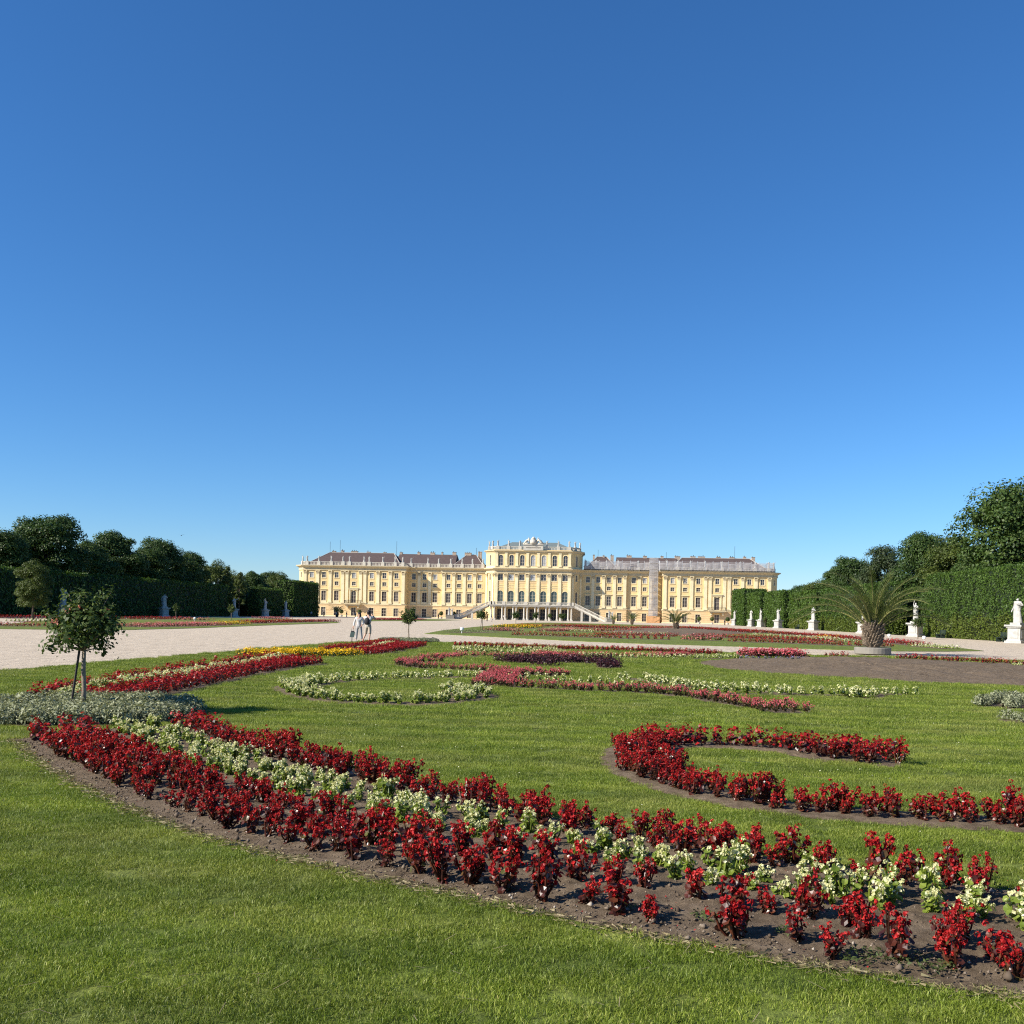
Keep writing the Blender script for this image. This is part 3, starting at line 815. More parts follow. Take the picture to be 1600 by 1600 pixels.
# attic storey of the centre
attic = [(-16.6, 356), (-16.6, 343.8), (-13, 339), (13, 339), (16.6, 343.8), (16.6, 356), (-16.6, 356)]
for i in range(len(attic) - 1):
    a, b = attic[i], attic[i + 1]
    L = math.dist(a, b)
    d = Vector((b[0] - a[0], b[1] - a[1])) / L
    ops = []
    cs = [(x + 13) for x in CEN_X] if i == 2 else [L / 2] if i in (1, 3) else []
    for s in cs:
        w = CEA[0] if i == 2 else 1.1
        q = Vector(a) + d * s
        place_window(q.x, q.y, 18.5, w, 3.7, True, 'attic', math.atan2(d.y, d.x), M_PANE_UP if i == 2 else M_PANE)
        ops.append((s - w / 2, s + w / 2, 18.5, 22.2, True))
    wall(a, b, 17.7, 24.0, ops, 'attic')
# backs
wall((82.3, 370), (-82.3, 370), 0, 4.45, [], 'ground'); wall((82.3, 370), (-82.3, 370), 4.45, 17.7, [], 'main')
wall_groups['ground'].build('ground_floor_wall', M_RUST, palace)
wall_groups['main'].build('wall', M_WALL, palace)
wall_groups['attic'].build('attic_wall', M_WALL, palace)

def sweep(pts, prof, name, mat, closed=False, parent=None):
    """extrude profile [(out, z)...] along plan polyline, out = to the street side"""
    pts = [Vector(p) for p in pts]
    ns = []
    for i in range(len(pts) - 1):
        d = (pts[i + 1] - pts[i]).normalized(); ns.append(Vector((d.y, -d.x)))
    mit = []
    for i in range(len(pts)):
        if i == 0: mit.append(ns[0])
        elif i == len(pts) - 1: mit.append(ns[-1])
        else:
            q = ns[i - 1] + ns[i]; mit.append(q / (1 + ns[i - 1].dot(ns[i]) + 1e-6))
    m = MB(); k = len(prof)
    for p, n in zip(pts, mit):
        for o, z in prof:
            q = p + n * o; m.v.append(PL(q.x, q.y, z))
    for i in range(len(pts) - 1):
        for j in range(k - 1):
            m.f.append((i * k + j, (i + 1) * k + j, (i + 1) * k + j + 1, i * k + j + 1)); m.m.append(0)
    for e in (0, len(pts) - 1):
        m.f.append(tuple(e * k + j for j in range(k))); m.m.append(0)
    return m.build(name, mat, parent or palace)
sweep(front, [(0.02, 0), (0.16, 0), (0.16, 0.28), (0.02, 0.34)], 'plinth', M_TRIM)
sweep(front, [(0.02, 4.2), (0.14, 4.25), (0.2, 4.45), (0.2, 4.6), (0.02, 4.7)], 'string_course', M_TRIM)
CPROF = [(0.02, 15.95), (0.28, 15.98), (0.28, 16.35), (0.2, 16.4), (0.2, 16.85), (0.5, 17.0), (0.62, 17.15), (1.05, 17.3), (1.15, 17.45), (1.2, 17.7), (-0.6, 17.74)]
sweep(front, CPROF, 'cornice', M_CORN)
sweep(attic, [(0.02, 22.9), (0.2, 22.95), (0.2, 23.2), (0.45, 23.35), (0.75, 23.5), (0.8, 23.75), (-0.4, 23.8)], 'attic_cornice', M_CORN)
sweep(attic[1:5], [(0.02, 17.76), (0.12, 17.78), (0.12, 18.25), (0.02, 18.3)], 'attic_base', M_TRIM)

# pilasters, each its own part
def pilaster_mesh(w, z0, z1, cap):
    m = MB(); h = w / 2; D = 0.26
    m.box(-h - 0.14, h + 0.14, -D - 0.12, 0.02, z0, z0 + 0.5); m.box(-h - 0.06, h + 0.06, -D - 0.05, 0.02, z0 + 0.5, z0 + 0.75)
    m.box(-h, h, -D, 0.02, z0 + 0.75, z1 - (1.35 if cap else 0.3))
    if cap:
        zc = z1 - 1.35
        m.box(-h - 0.03, h + 0.03, -D - 0.05, 0.02, zc, zc + 0.12)
        for k, (e, a, b) in enumerate(((0.02, .12, .5), (0.10, .5, .85))):
            for q in range(4):
                x0 = -h - e + (2 * h + 2 * e) * q / 4; x1 = -h - e + (2 * h + 2 * e) * (q + 1) / 4
                m.box(x0 + 0.03, x1 - 0.03, -D - 0.06 - e, 0.02, zc + a, zc + b - 0.02, 1)
        for s in (-1, 1):
            m.box(s * (h + 0.05) - 0.16, s * (h + 0.05) + 0.16, -D - 0.26, 0.02, zc + 0.85, zc + 1.15, 1)
        m.box(-h - 0.16, h + 0.16, -D - 0.18, 0.02, zc + 1.17, zc + 1.33)
    else:
        m.box(-h - 0.08, h + 0.08, -D - 0.06, 0.02, z1 - 0.3, z1)
    return m.mesh('pilaster', [M_TRIM, M_CORN])
PIL = pilaster_mesh(1.05, 4.7, 15.95, True); PIL_A = pilaster_mesh(0.85, 18.3, 22.9, False); PIL_N = pilaster_mesh(0.8, 4.7, 15.95, True)
def pil(x, y, mesh=PIL, a=0.0): link('pilaster', mesh, PL(x, y), a, palace)
for s in (-1, 1):
    for x in (44.75, 49.3, 53.6, 58.2, 59.7, 64.5, 66.0, 70.45, 74.85, 79.3): pil(s * x, 340)
    for x in (20.45, 24.05, 27.75, 31.3): pil(s * x, 343.8)
    for x in (36.25, 40.0): pil(s * x, 344.4)
    a = math.atan2(s * 4.8, 3.6)
    for t in (0.14, 0.86): pil(s * (13 + 3.6 * t), 339 + 4.8 * t, PIL_N, a)
for i in range(8):
    x = -12.88 + 3.68 * i
    if i in (0, 7): x = -12.45 if i == 0 else 12.45
    pil(x, 339); pil(x, 339, PIL_A)
# recessed spandrel panels between the tall windows of the centre
mb = MB()
for x in CEN_X:
    mb.box(x - 1.25, x + 1.25, 339 - 340 - 0.05, 339 - 340 + 0.01, 12.55, 13.15)
mb.build('spandrel_panel', M_RUST, palace)

# balconies of the end blocks
for s in (-1, 1):
    b = MB(); x = s * 62.1; y = 0
    b.box(x - 2.9, x + 2.9, y - 1.9, y + 0.0, 4.25, 4.62); b.box(x - 2.5, x + 2.5, y - 1.5, y, 3.8, 4.25, 0)
    for q in (-1.9, 1.9): b.box(x + q - 0.25, x + q + 0.25, y - 1.2, y, 3.0, 3.8)
    o = b.build('balcony', M_CORN, palace)
    g = MB(); z1 = 5.65
    g.box(x - 2.85, x + 2.85, y - 1.87, y - 1.82, z1 - 0.06, z1); g.box(x - 2.85, x - 2.80, y - 1.82, y, z1 - 0.06, z1); g.box(x + 2.80, x + 2.85, y - 1.82, y, z1 - 0.06, z1)
    k = -2.8
    while k <= 2.81:
        g.box(x + k - 0.022, x + k + 0.022, y - 1.865, y - 1.825, 4.62, z1 - 0.06); k += 0.2
    for e in (-2.84, 2.81):
        for j in range(8): g.box(x + e, x + e + 0.03, y - 1.6 + j * 0.2, y - 1.57 + j * 0.2, 4.62, z1 - 0.06)
    g.build('railing', M_BLACK, o)

# balustrades with pedestals
def balustrade(pts, z0, h, ped, name='balustrade', step=0.5, mat=M_STONE):
    m = MB(); pk = []
    for i in range(len(pts) - 1):
        a = Vector(pts[i]); b = Vector(pts[i + 1]); L = (b - a).length
        if L < 0.5: continue
        d = (b - a) / L; n = Vector((d.y, -d.x))
        def bx(s0, s1, o0, o1, za, zb):
            q = [a + d * s0 + n * o0, a + d * s1 + n * o0, a + d * s1 + n * o1, a + d * s0 + n * o1]
            m.prism([(p.x, p.y - 340) for p in q][::-1], za, zb)
        bx(0, L, -0.2, 0.2, z0, z0 + 0.16); bx(0, L, -0.22, 0.22, z0 + h - 0.18, z0 + h)
        s = 0.25
        while s < L - 0.1:
            bx(s - 0.11, s + 0.11, -0.1, 0.1, z0 + 0.16, z0 + h - 0.18); s += step
        for t in ped.get(i, []):
            bx(t - 0.55, t + 0.55, -0.42, 0.42, z0 - 0.02, z0 + h + 0.14)
            q = a + d * t; pk.append((q.x, q.y, z0 + h + 0.14))
    m.build(name, mat, palace)
    return pk
inset = lambda pts, o: [(x, y + o) for x, y in pts]
B_left = [(-81.6, 352), (-81.6, 343.6), (-79.6, 341), (-44.7, 341), (-44.7, 345.3), (-32.3, 345.3), (-32, 344.7), (-17.0, 344.7)]
B_right = [(-x, y) for x, y in reversed(B_left)]
roof_stand = []
roof_stand += balustrade(B_left, 17.74, 1.25, {1: [0.6], 2: [0.6, 4.8, 9.2, 13.4, 15.6, 20.8, 22.6, 27.4, 31.7, 34.4], 4: [1.6, 7.6, 11.4], 6: [3.0, 7.0, 10.6, 14.2]})
right_stand = balustrade(B_right, 17.74, 1.25, {0: [0.8, 4.4, 8.0, 12.0], 2: [3.6, 7.6], 4: [0.5, 4.2, 8.5, 13.3, 19.0, 25.0, 30.0, 34.4], 5: [2.4]})
B_att = [(-15.7, 350), (-15.7, 344.2), (-12.6, 339.7), (12.6, 339.7), (15.7, 344.2), (15.7, 350)]
att_stand = balustrade(B_att, 23.8, 1.35, {0: [4.5], 1: [2.7], 2: [0.4, 4.1, 8.0, 17.2, 21.1, 24.8], 3: [2.7], 4: [1.5]})

# central cartouche on the attic
mb = MB()
mb.box(-3.3, 3.3, -1.75, -0.9, 23.85, 25.6); mb.box(-3.5, 3.5, -1.95, -0.7, 25.6, 25.85)
o = mb.build('inscription_block', M_STONE, palace)
mb = MB(); mb.box(-2.5, 2.5, -1.79, -1.74, 24.55, 24.85); mb.build('inscription_panel', M_STONE2, o)
mb = MB()
mb.lathe([(0.05, 25.85), (1.1, 25.95), (1.25, 26.5), (1.15, 27.2), (0.7, 27.7), (0.85, 27.8), (0.5, 28.1), (0.25, 28.4), (0.02, 28.5)], (0, -1.3), 12)
for s in (-1, 1):
    mb.tube([(s * 1.0, -1.35, 26.6), (s * 1.9, -1.3, 27.5), (s * 2.3, -1.3, 27.0), (s * 3.0, -1.3, 26.2), (s * 3.6, -1.3, 25.9)], [0.45, 0.42, 0.5, 0.42, 0.15], 7)
    mb.tube([(s * 1.1, -1.4, 27.1), (s * 1.7, -1.4, 28.0), (s * 1.4, -1.4, 28.25)], [0.2, 0.2, 0.05], 6)
    mb.tube([(s * 1.5, -1.5, 26.0), (s * 2.4, -1.6, 26.1), (s * 2.9, -1.5, 25.95)], [0.35, 0.3, 0.1], 6)
mb.build('coat_of_arms', M_STONE, palace, smooth=True)

# roofs
def hip(x0, x1, y0, y1, z0, z1, hx0, hx1, name='roof', mat=M_ROOF, ridge=True):
    """hipped roof, hx = inset of the ridge ends"""
    m = MB(); ym = (y0 + y1) / 2
    A, B, Cc, D = PL(x0, y0, z0), PL(x1, y0, z0), PL(x1, y1, z0), PL(x0, y1, z0)
    E, F_ = PL(x0 + hx0, ym, z1), PL(x1 - hx1, ym, z1)
    m.poly([A, B, F_, E]); m.poly([B, Cc, F_]); m.poly([Cc, D, E, F_]); m.poly([D, A, E])
    o = m.build(name, mat, palace)
    if ridge:
        q = MB()
        for p, r in ((A, E), (B, F_), (E, F_)): q.tube([p, r], 0.14, 5)
        q.build('ridge', M_RIDGE, o)
    return o
for s in (-1, 1):
    xs = sorted((s * 80.6, s * 46)); hip(xs[0], xs[1], 342.4, 370, 17.8, 23.1, 5.5, 5.5)
    xs = sorted((s * 50, s * 28)); hip(xs[0], xs[1], 346.6, 367, 17.8, 22.98, 0.5, 0.5, ridge=False)
    xs = sorted((s * 29.5, s * 17.2)); hip(xs[0], xs[1], 346.0, 368, 17.8, 23.05, 4.5, 4.5)
hip(-15, 15, 340.6, 356, 23.85, 27.2, 7, 7, 'roof', M_LEAD, False)
rnd = random.Random(5)
for x, w, h in ((-73.8, 1.6, 1.0), (-70.6, 1.2, 1.4), (-66.2, 3.0, 1.0), (-61.0, 1.6, .7), (-55.0, 1.2, .6), (-49, 1.2, .7), (-42.5, 1.2, 1.0), (-37.5, 2.0, .9), (-34.0, .7, 1.2), (-29.6, 1.6, 1.4), (-24.6, 3.0, 1.1), (-20.3, 1.6, 2.0),
                (20.5, .8, 1.0), (24, .8, .6), (27.0, 1.4, .8), (33.0, 2.2, .9), (38.6, 1.6, .8), (44.6, 1.2, .8), (50, 2.4, .9), (55.4, 2.2, 1.0), (58.4, 3.0, 1.0), (64.3, 1.8, .9), (69, 2.0, .8), (73.4, 1.2, 1.3), (76.4, 1.4, 1.1)):
    h *= 0.5; w *= 0.8
    b = MB(); b.box(x - w / 2, x + w / 2, 16.4, 17.6, 20.6, 23.1 + h); b.box(x - w / 2 - 0.1, x + w / 2 + 0.1, 16.3, 17.7, 23.1 + h, 23.22 + h)
    for k in range(max(1, int(w / 0.7))):
        q = x - w / 2 + 0.35 + k * 0.7; b.box(q - 0.1, q + 0.1, 16.9, 17.1, 23.22 + h, 23.4 + h + 0.3 * rnd.random(), 1)
    b.build('chimney', [M_CHIM, M_BLACK], palace)
for x, h in ((-75, 4.0), (-71.3, 4.6), (-50.5, 4.5), (-21.5, 2.5), (22, 2.5), (69.8, 4.5), (46, 2.0)):
    b = MB(); b.tube([(x, 15.9, 22.5), (x, 15.9, 23 + h)], 0.05, 4); b.build('lightning_rod', M_BLACK, palace)

# porch, terrace and stairs
mb = MB(); mb.box(-14.4, 14.4, -6.6, -1.0, 4.62, 5.02); mb.box(-14.6, 14.6, -6.8, -1.0, 5.02, 5.16)
mb.build('terrace_slab', M_STONE, palace)
colm = MB()
colm.box(-0.42, 0.42, -0.42, 0.42, 0, 0.5); colm.lathe([(0.36, 0.5), (0.36, 0.62), (0.3, 0.7), (0.29, 2.2), (0.25, 4.2), (0.34, 4.35)], (0, 0), 12); colm.box(-0.4, 0.4, -0.4, 0.4, 4.35, 4.62)
colm = colm.mesh('column', M_STONE)
for i in range(8):
    x = -12.95 + 3.7 * i
    for dx in (-0.55, 0.55):
        link('column', colm, (x + dx, -6.0, 0), 0, palace)
balustrade([(-14.2, 333.6), (14.2, 333.6)], 5.16, 0.95, {0: [0.5] + [1.25 + 3.7 * i for i in range(8)] + [27.9]}, 'terrace_balustrade', 0.42)
for s in (-1, 1):
    st = MB(); rail = MB(); n = 26
    path = [(s * (14.5 + 10.5 * t), -6.1 - 0.4 * t - 2.8 * t * t) for t in np.linspace(0, 1, n + 1)]
    for i in range(n):
        x0, y0 = path[i]; x1, y1 = path[i + 1]
        z = 5.0 * (1 - (i + 1) / n)
        xa, xb = min(x0, x1), max(x0, x1)
        if z > 0.05: st.box(xa, xb, y0 - 0.5, y0 + 3.4, max(0.0, z - 0.55), z + 0.12)
    so = st.build('staircase', M_STONE, palace)
    for off in (-0.55, 3.45):
        a = path[0]; b = path[-1]
        for i in range(n):
            x0, y0 = path[i]; x1, y1 = path[i + 1]
            z0 = 5.16 - 5.0 * i / n; z1 = 5.16 - 5.0 * (i + 1) / n
            for (za, zb, w) in ((0.78, 0.98, 0.2), (-0.5, 0.08, 0.17)):
                vs = []
                for (xx, yy, zz) in ((x0, y0, z0), (x1, y1, z1)):
                    vs += [(xx, yy + off - w, zz + za), (xx, yy + off + w, zz + za), (xx, yy + off + w, zz + zb), (xx, yy + off - w, zz + zb)]
                bse = len(rail.v); rail.v += vs
                for q in ((0, 1, 5, 4), (1, 2, 6, 5), (2, 3, 7, 6), (3, 0, 4, 7), (0, 3, 2, 1), (4, 5, 6, 7)):
                    rail.f.append(tuple(bse + k for k in q)); rail.m.append(0)
            xm = (x0 + x1) / 2; ym = (y0 + y1) / 2; zm = (z0 + z1) / 2
            rail.box(xm - 0.09, xm + 0.09, ym + off - 0.09, ym + off + 0.09, zm + 0.05, zm + 0.8)
        rail.box(b[0] - 0.5, b[0] + 0.5, b[1] + off - 0.5, b[1] + off + 0.5, 0, 1.5)
    for t in (0.25, 0.5):
        i = int(t * n); x, y = path[i]; rail.box(x - 0.35, x + 0.35, y - 0.75, y + 0.0, 0, 5.0 * (1 - t) - 0.4)
    rail.build('stair_balustrade', M_STONE, so)

# scaffolding along the roof edge
sc = empty('roof_scaffold', (PX, 340, 0))
tag(sc, 'white netted scaffolding wrapped along the palace roof edge', 'scaffold')
line = [(17.2, 342.1), (32.9, 342.1), (33.0, 342.9), (42.7, 342.9), (42.7, 338.4), (80.6, 338.4)]
nets = []
for i in range(len(line) - 1):
    a = Vector(line[i]); b = Vector(line[i + 1]); L = (b - a).length
    if L < 1.2: continue
    d = (b - a) / L; n = max(1, round(L / 2.5))
    for k in range(n):
        p = a + d * (L * k / n); q = a + d * (L * (k + 1) / n)
        nb = d.orthogonal() * 0
        zt = 20.55 + 0.2 * math.sin(k * 2.1 + i)
        m = MB(); nrm = Vector((d.y, -d.x))
        rows = []
        for zz, sag in ((18.0, 0), (19.0, .12), (20.0, .10), (zt, 0)):
            rows.append([tuple(PL((p + (q - p) * t + nrm * (sag * math.sin(math.pi * t)))[0], (p + (q - p) * t + nrm * (sag * math.sin(math.pi * t)))[1], zz)) for t in (0.01, .35, .65, .99)])
        for r in range(3):
            for c in range(3): m.poly([rows[r][c], rows[r][c + 1], rows[r + 1][c + 1], rows[r + 1][c]])
        m.build('netting_panel', M_NET, sc)
        m = MB(); px, py, _ = PL(p.x, p.y); m.tube([(px, py + 0.06, 17.7), (px, py + 0.06, 21.1)], 0.05, 5)
        m.tube([(px, py + 1.0, 17.75), (px, py + 1.0, 20.9)], 0.05, 5); m.build('pole', M_STEEL, sc)
    m = MB()
    for z in (19.0, 19.9, 20.7):
        pa = PL(a.x, a.y, z); pb = PL(b.x, b.y, z); m.tube([(pa[0], pa[1] + .1, z), (pb[0], pb[1] + .1, z)], 0.045, 5)
    m.build('ledger', M_STEEL, sc)
    m = MB(); pts = [(a.x, a.y - 340 - 0.05), (b.x, b.y - 340 - 0.05), (b.x, b.y - 340 + 0.9), (a.x, a.y - 340 + 0.9)]
    if abs(d.x) > 0.5:
        m.prism(pts, 17.78, 17.95); m.build('toe_board', M_BLACK, sc)
tw = empty('scaffold_tower', (PX, 340, 0))
tag(tw, 'tall narrow netted scaffold tower standing against the palace wing', 'scaffold')
x0, x1, y0, y1 = 39.6, 42.4, 1.6, 3.6
for x in (x0, x1):
    for y in (y0, y1):
        m = MB(); m.tube([(x, y, 0), (x, y, 21.4)], 0.06, 5); m.build('pole', M_STEEL, tw)
for k in range(10):
    z = 2.2 + 2.0 * k
    m = MB(); m.box(x0, x1, y0, y1, z, z + 0.08); m.build('plank_deck', M_PLANK, tw)
    m = MB()
    for c in range(4):
        xa = x0 + (x1 - x0) * c / 4; xb = x0 + (x1 - x0) * (c + 1) / 4
        ya = y0 - 0.1 - 0.1 * math.sin(math.pi * c / 4); yb = y0 - 0.1 - 0.1 * math.sin(math.pi * (c + 1) / 4)
        m.poly([(xa, ya, z + 0.05), (xb, yb, z + 0.05), (xb, yb, z + 1.95), (xa, ya, z + 1.95)])
    m.poly([(x0 - 0.1, y0 - .1, z + 0.05), (x0 - 0.1, y1, z + 0.05), (x0 - 0.1, y1, z + 1.95), (x0 - 0.1, y0 - .1, z + 1.95)])
    m.build('netting_panel', M_NET, tw)
    m = MB(); m.tube([(x0, y0 - 0.02, z), (x1, y0 - 0.02, z + 2)], 0.04, 4); m.build('brace', M_STEEL, tw)
hd = empty('site_hoarding', (PX, 340, 0))
tag(hd, 'orange board hoarding at the foot of the scaffold tower', 'hoarding')
for k in range(4):
    m = MB(); m.box(38.9 + k * 1.05, 39.9 + k * 1.05, 0.9, 1.0, 0.02, 2.3); m.build('board', M_HOARD, hd)
for k in range(2):
    m = MB(); m.box(38.8 if k == 0 else 43.1, 38.9 if k == 0 else 43.2, 0.9, 3.6, 0.02, 2.3); m.build('board', M_HOARD, hd)

# ------------------------------------------------------------------ figures grown from a skeleton
def skin_mesh(name, joints, edges, mats, sub=1, root=0):
    names = list(joints)
    me = bpy.data.meshes.new('tmp_skin')
    me.from_pydata([joints[n][0] for n in names], [(names.index(a), names.index(b)) for a, b in edges], [])
    ob = bpy.data.objects.new('tmp_skin', me)
    C.objects.link(ob)
    md = ob.modifiers.new('skin', 'SKIN')
    for i, n in enumerate(names):
        r = joints[n][1]
        me.skin_vertices[0].data[i].radius = (r, r) if isinstance(r, (int, float)) else r
        me.skin_vertices[0].data[i].use_root = (i == root)
    s = ob.modifiers.new('sub', 'SUBSURF'); s.levels = sub; s.render_levels = sub
    dg = bpy.context.evaluated_depsgraph_get()
    out = bpy.data.meshes.new_from_object(ob.evaluated_get(dg))
    out.name = name
    bpy.data.objects.remove(ob); bpy.data.meshes.remove(me)
    out.materials.clear()
    for m in (mats if isinstance(mats, (list, tuple)) else [mats]): out.materials.append(m)
    out.polygons.foreach_set('use_smooth', [True] * len(out.polygons))
    return out

BODY_E = [('pelvis', 'spine'), ('spine', 'chest'), ('chest', 'neck'), ('neck', 'head'), ('head', 'crown'),
          ('pelvis', 'hipL'), ('hipL', 'kneeL'), ('kneeL', 'ankL'), ('ankL', 'toeL'), ('pelvis', 'hipR'), ('hipR', 'kneeR'), ('kneeR', 'ankR'), ('ankR', 'toeR'),
          ('chest', 'shL'), ('shL', 'elL'), ('elL', 'wrL'), ('wrL', 'haL'), ('chest', 'shR'), ('shR', 'elR'), ('elR', 'wrR'), ('wrR', 'haR')]
def body(elL, wrL, elR, wrR, knL=(0.1, -0.02, 0.48), anL=(0.11, 0.02, 0.08), knR=(-0.1, -0.02, 0.48), anR=(-0.11, 0.02, 0.08), head=(0, -0.02, 1.52), wide=1.0, sway=0.0):
    def ext(a, b, l):
        a = Vector(a); b = Vector(b); return tuple(b + (b - a).normalized() * l)
    j = {'pelvis': ((sway, 0, 0.93), (0.125 * wide, 0.10)), 'spine': ((sway * .5, 0, 1.08), (0.115 * wide, 0.09)), 'chest': ((0, 0, 1.27), (0.14 * wide, 0.10)),
         'neck': ((0, 0, 1.42), 0.05), 'head': (head, (0.068, 0.075)), 'crown': ((head[0], head[1] + 0.02, head[2] + 0.13), (0.062, 0.07)),
         'hipL': ((0.09 + sway, 0, 0.86), 0.085), 'kneeL': (knL, 0.058), 'ankL': (anL, 0.04), 'toeL': ((anL[0] + 0.02, anL[1] - 0.14, 0.035), 0.035),
         'hipR': ((-0.09 + sway, 0, 0.86), 0.085), 'kneeR': (knR, 0.058), 'ankR': (anR, 0.04), 'toeR': ((anR[0] - 0.02, anR[1] - 0.14, 0.035), 0.035),
         'shL': ((0.17 * wide, 0, 1.36), 0.055), 'elL': (elL, 0.042), 'wrL': (wrL, 0.03), 'haL': (ext(elL, wrL, 0.09), (0.028, 0.02)),
         'shR': ((-0.17 * wide, 0, 1.36), 0.055), 'elR': (elR, 0.042), 'wrR': (wrR, 0.03), 'haR': (ext(elR, wrR, 0.09), (0.028, 0.02))}
    e = list(BODY_E)
    for sfx in 'LR':
        w = Vector(j['wr' + sfx][0]); h = Vector(j['ha' + sfx][0]); d = (h - w).normalized(); u = d.cross(Vector((0, 1, 0.2))).normalized()
        for k, (o, l) in enumerate(((-0.026, .065), (-0.009, .08), (0.009, .075), (0.026, .06))):
            j['f%d%s' % (k, sfx)] = (tuple(h + u * o + d * l), 0.008); e.append(('ha' + sfx, 'f%d%s' % (k, sfx)))
        j['th' + sfx] = (tuple(w + d * 0.06 + u * -0.055), 0.009); e.append(('wr' + sfx, 'th' + sfx))
    return j, e

def to_mb_mesh(name, parts, mats):
    """join meshes [(mesh, matrix)] plus an MB into one mesh"""
    import bmesh
    bm = bmesh.new()
    for me in parts:
        bm.from_mesh(me)
    out = bpy.data.meshes.new(name); bm.to_mesh(out); bm.free()
    for m in mats: out.materials.append(m)
    out.polygons.foreach_set('use_smooth', [True] * len(out.polygons))
    return out

def drape(seed, z0, z1, r0, r1, lean=0.0):
    rg = random.Random(seed); m = MB(); n = 18; k = 7
    ph = [rg.uniform(0, 6.28) for _ in range(3)]
    for i in range(k + 1):
        t = i / k; z = z0 + (z1 - z0) * t
        for a in range(n):
            an = 2 * math.pi * a / n
            r = (r0 + (r1 - r0) * t) * (1 + 0.14 * math.sin(3 * an + ph[0] + 2 * t) + 0.08 * math.sin(7 * an + ph[1]))
            m.v.append((r * math.cos(an) + lean * (1 - t), r * 0.75 * math.sin(an), z))
    for i in range(k):
        for a in range(n):
            b = (a + 1) % n; m.f.append((i * n + a, i * n + b, (i + 1) * n + b, (i + 1) * n + a)); m.m.append(0)
    m.f.append(tuple(range(k * n, k * n + n))); m.m.append(0)
    return m.mesh('drape', M_STATUE, True)

STATUE = []
poses = [dict(elL=(.30, -.02, 1.12), wrL=(.22, -.2, 1.0), elR=(-.32, .02, 1.5), wrR=(-.16, -.04, 1.74), sway=0.04),
         dict(elL=(.34, .0, 1.14), wrL=(.18, -.16, 1.22), elR=(-.28, .04, 1.1), wrR=(-.3, -.06, .86), sway=-0.04, head=(.03, -.04, 1.52)),
         dict(elL=(.36, -.05, 1.34), wrL=(.44, -.12, 1.58), elR=(-.26, .0, 1.1), wrR=(-.1, -.2, 1.16), sway=0.03, head=(-.03, -.02, 1.52))]
for i, p in enumerate(poses):
    jj, ee = body(wide=1.15, **p)
    sk = skin_mesh('figure', jj, ee, M_STATUE, 1)
    bits = [sk, drape(i, 0.0, 0.98, 0.24, 0.17, 0.03 * (i - 1)), drape(i + 9, 0.85, 1.36, 0.18, 0.20)]
    if i == 1: bits.append(drape(31, 0.3, 1.45, 0.20, 0.19, -0.08))
    STATUE.append(to_mb_mesh('figure', bits, [M_STATUE]))

ORD = ['first', 'second', 'third', 'fourth', 'fifth', 'sixth', 'seventh', 'eighth', 'ninth', 'tenth', 'eleventh', 'twelfth', 'thirteenth', 'fourteenth', 'fifteenth', 'sixteenth', 'seventeenth', 'eighteenth', 'nineteenth', 'twentieth']
def roof_statues(stands, where, group, h):
    for k, (x, y, z) in enumerate(stands):
        o = link('roof_statue', STATUE[k % 3], (x + PX, y, z), (k * 1.3) % 0.9 - 0.4, None, h / 1.7)
        tag(o, 'white stone figure on %s, %s from the left' % (where, ORD[k]), 'statue', group)
roof_statues(roof_stand, 'the uncovered wing balustrade', 'statues on the palace roof', 2.0)
roof_statues(right_stand, 'the netted wing balustrade', 'statues on the palace roof', 2.3)
roof_statues(att_stand, 'the tall central balustrade', 'statues on the palace roof', 2.1)

# garden statues
ped = MB()
ped.box(-0.82, 0.82, -0.82, 0.82, 0.0, 0.22); ped.box(-0.72, 0.72, -0.72, 0.72, 0.22, 0.36, 0, 0.08); ped.box(-0.62, 0.62, -0.62, 0.62, 0.36, 1.45)
for s in (-1, 1):
    ped.box(-0.42, 0.42, s * 0.64 - 0.03, s * 0.64 + 0.03, 0.5, 1.3); ped.box(s * 0.64 - 0.03, s * 0.64 + 0.03, -0.42, 0.42, 0.5, 1.3)
ped.box(-0.72, 0.72, -0.72, 0.72, 1.45, 1.58); ped.box(-0.84, 0.84, -0.84, 0.84, 1.58, 1.75); ped.box(-0.5, 0.5, -0.45, 0.45, 1.75, 1.95)
ped = ped.mesh('pedestal', M_STATUE)
def garden_statue(x, y, k, label, rz, s=1.0):
    r = empty('garden_statue', (x, y, 0), rz); r.scale = (s, s, s)
    link('pedestal', ped, (0, 0, 0), 0, r); link('figure', STATUE[k % 3], (0, 0, 1.95), 0.2 * (k % 5 - 2), r, (1.75, 1.75, 1.42))
    tag(r, label, 'statue', 'stone statues along the hedges')
RS = [(99, 'largest sunlit white statue with bowed head at the picture edge'), (129.4, 'sunlit white statue with raised arm at the end of the tall hedge'), (153.7, 'white statue half hidden behind the big palm trunk'),
      (188.5, 'sunlit white statue on a pedestal before a hedge gap beside the palm fronds'), (224.1, 'sunlit white statue fourth before the palace along the bright hedge'), (247.2, 'sunlit white statue third before the palace along the bright hedge'),
      (262.1, 'sunlit white statue second before the palace along the bright hedge'), (293, 'sunlit white statue nearest the palace at the bright hedge end')]
for k, (y, l) in enumerate(RS): garden_statue(60.9, y, (1, 0, 2, 1, 2, 0, 1, 2)[k], l, -0.9, 1.0)
LS = [(147.7, 'shaded grey statue with arm up beyond the rose tree crown'), (183.8, 'shaded grey statue before the dark hedge, beside a small bare bush'), (220.7, 'shaded grey statue behind a round little tree at the dark hedge'),
      (242.3, 'shaded grey statue second before the palace at the dark hedge'), (258.7, 'shaded grey statue nearest the palace at the dark hedge')]
for k, (y, l) in enumerate(LS): garden_statue(-61.0, y, k, l, 0.9, 1.0)

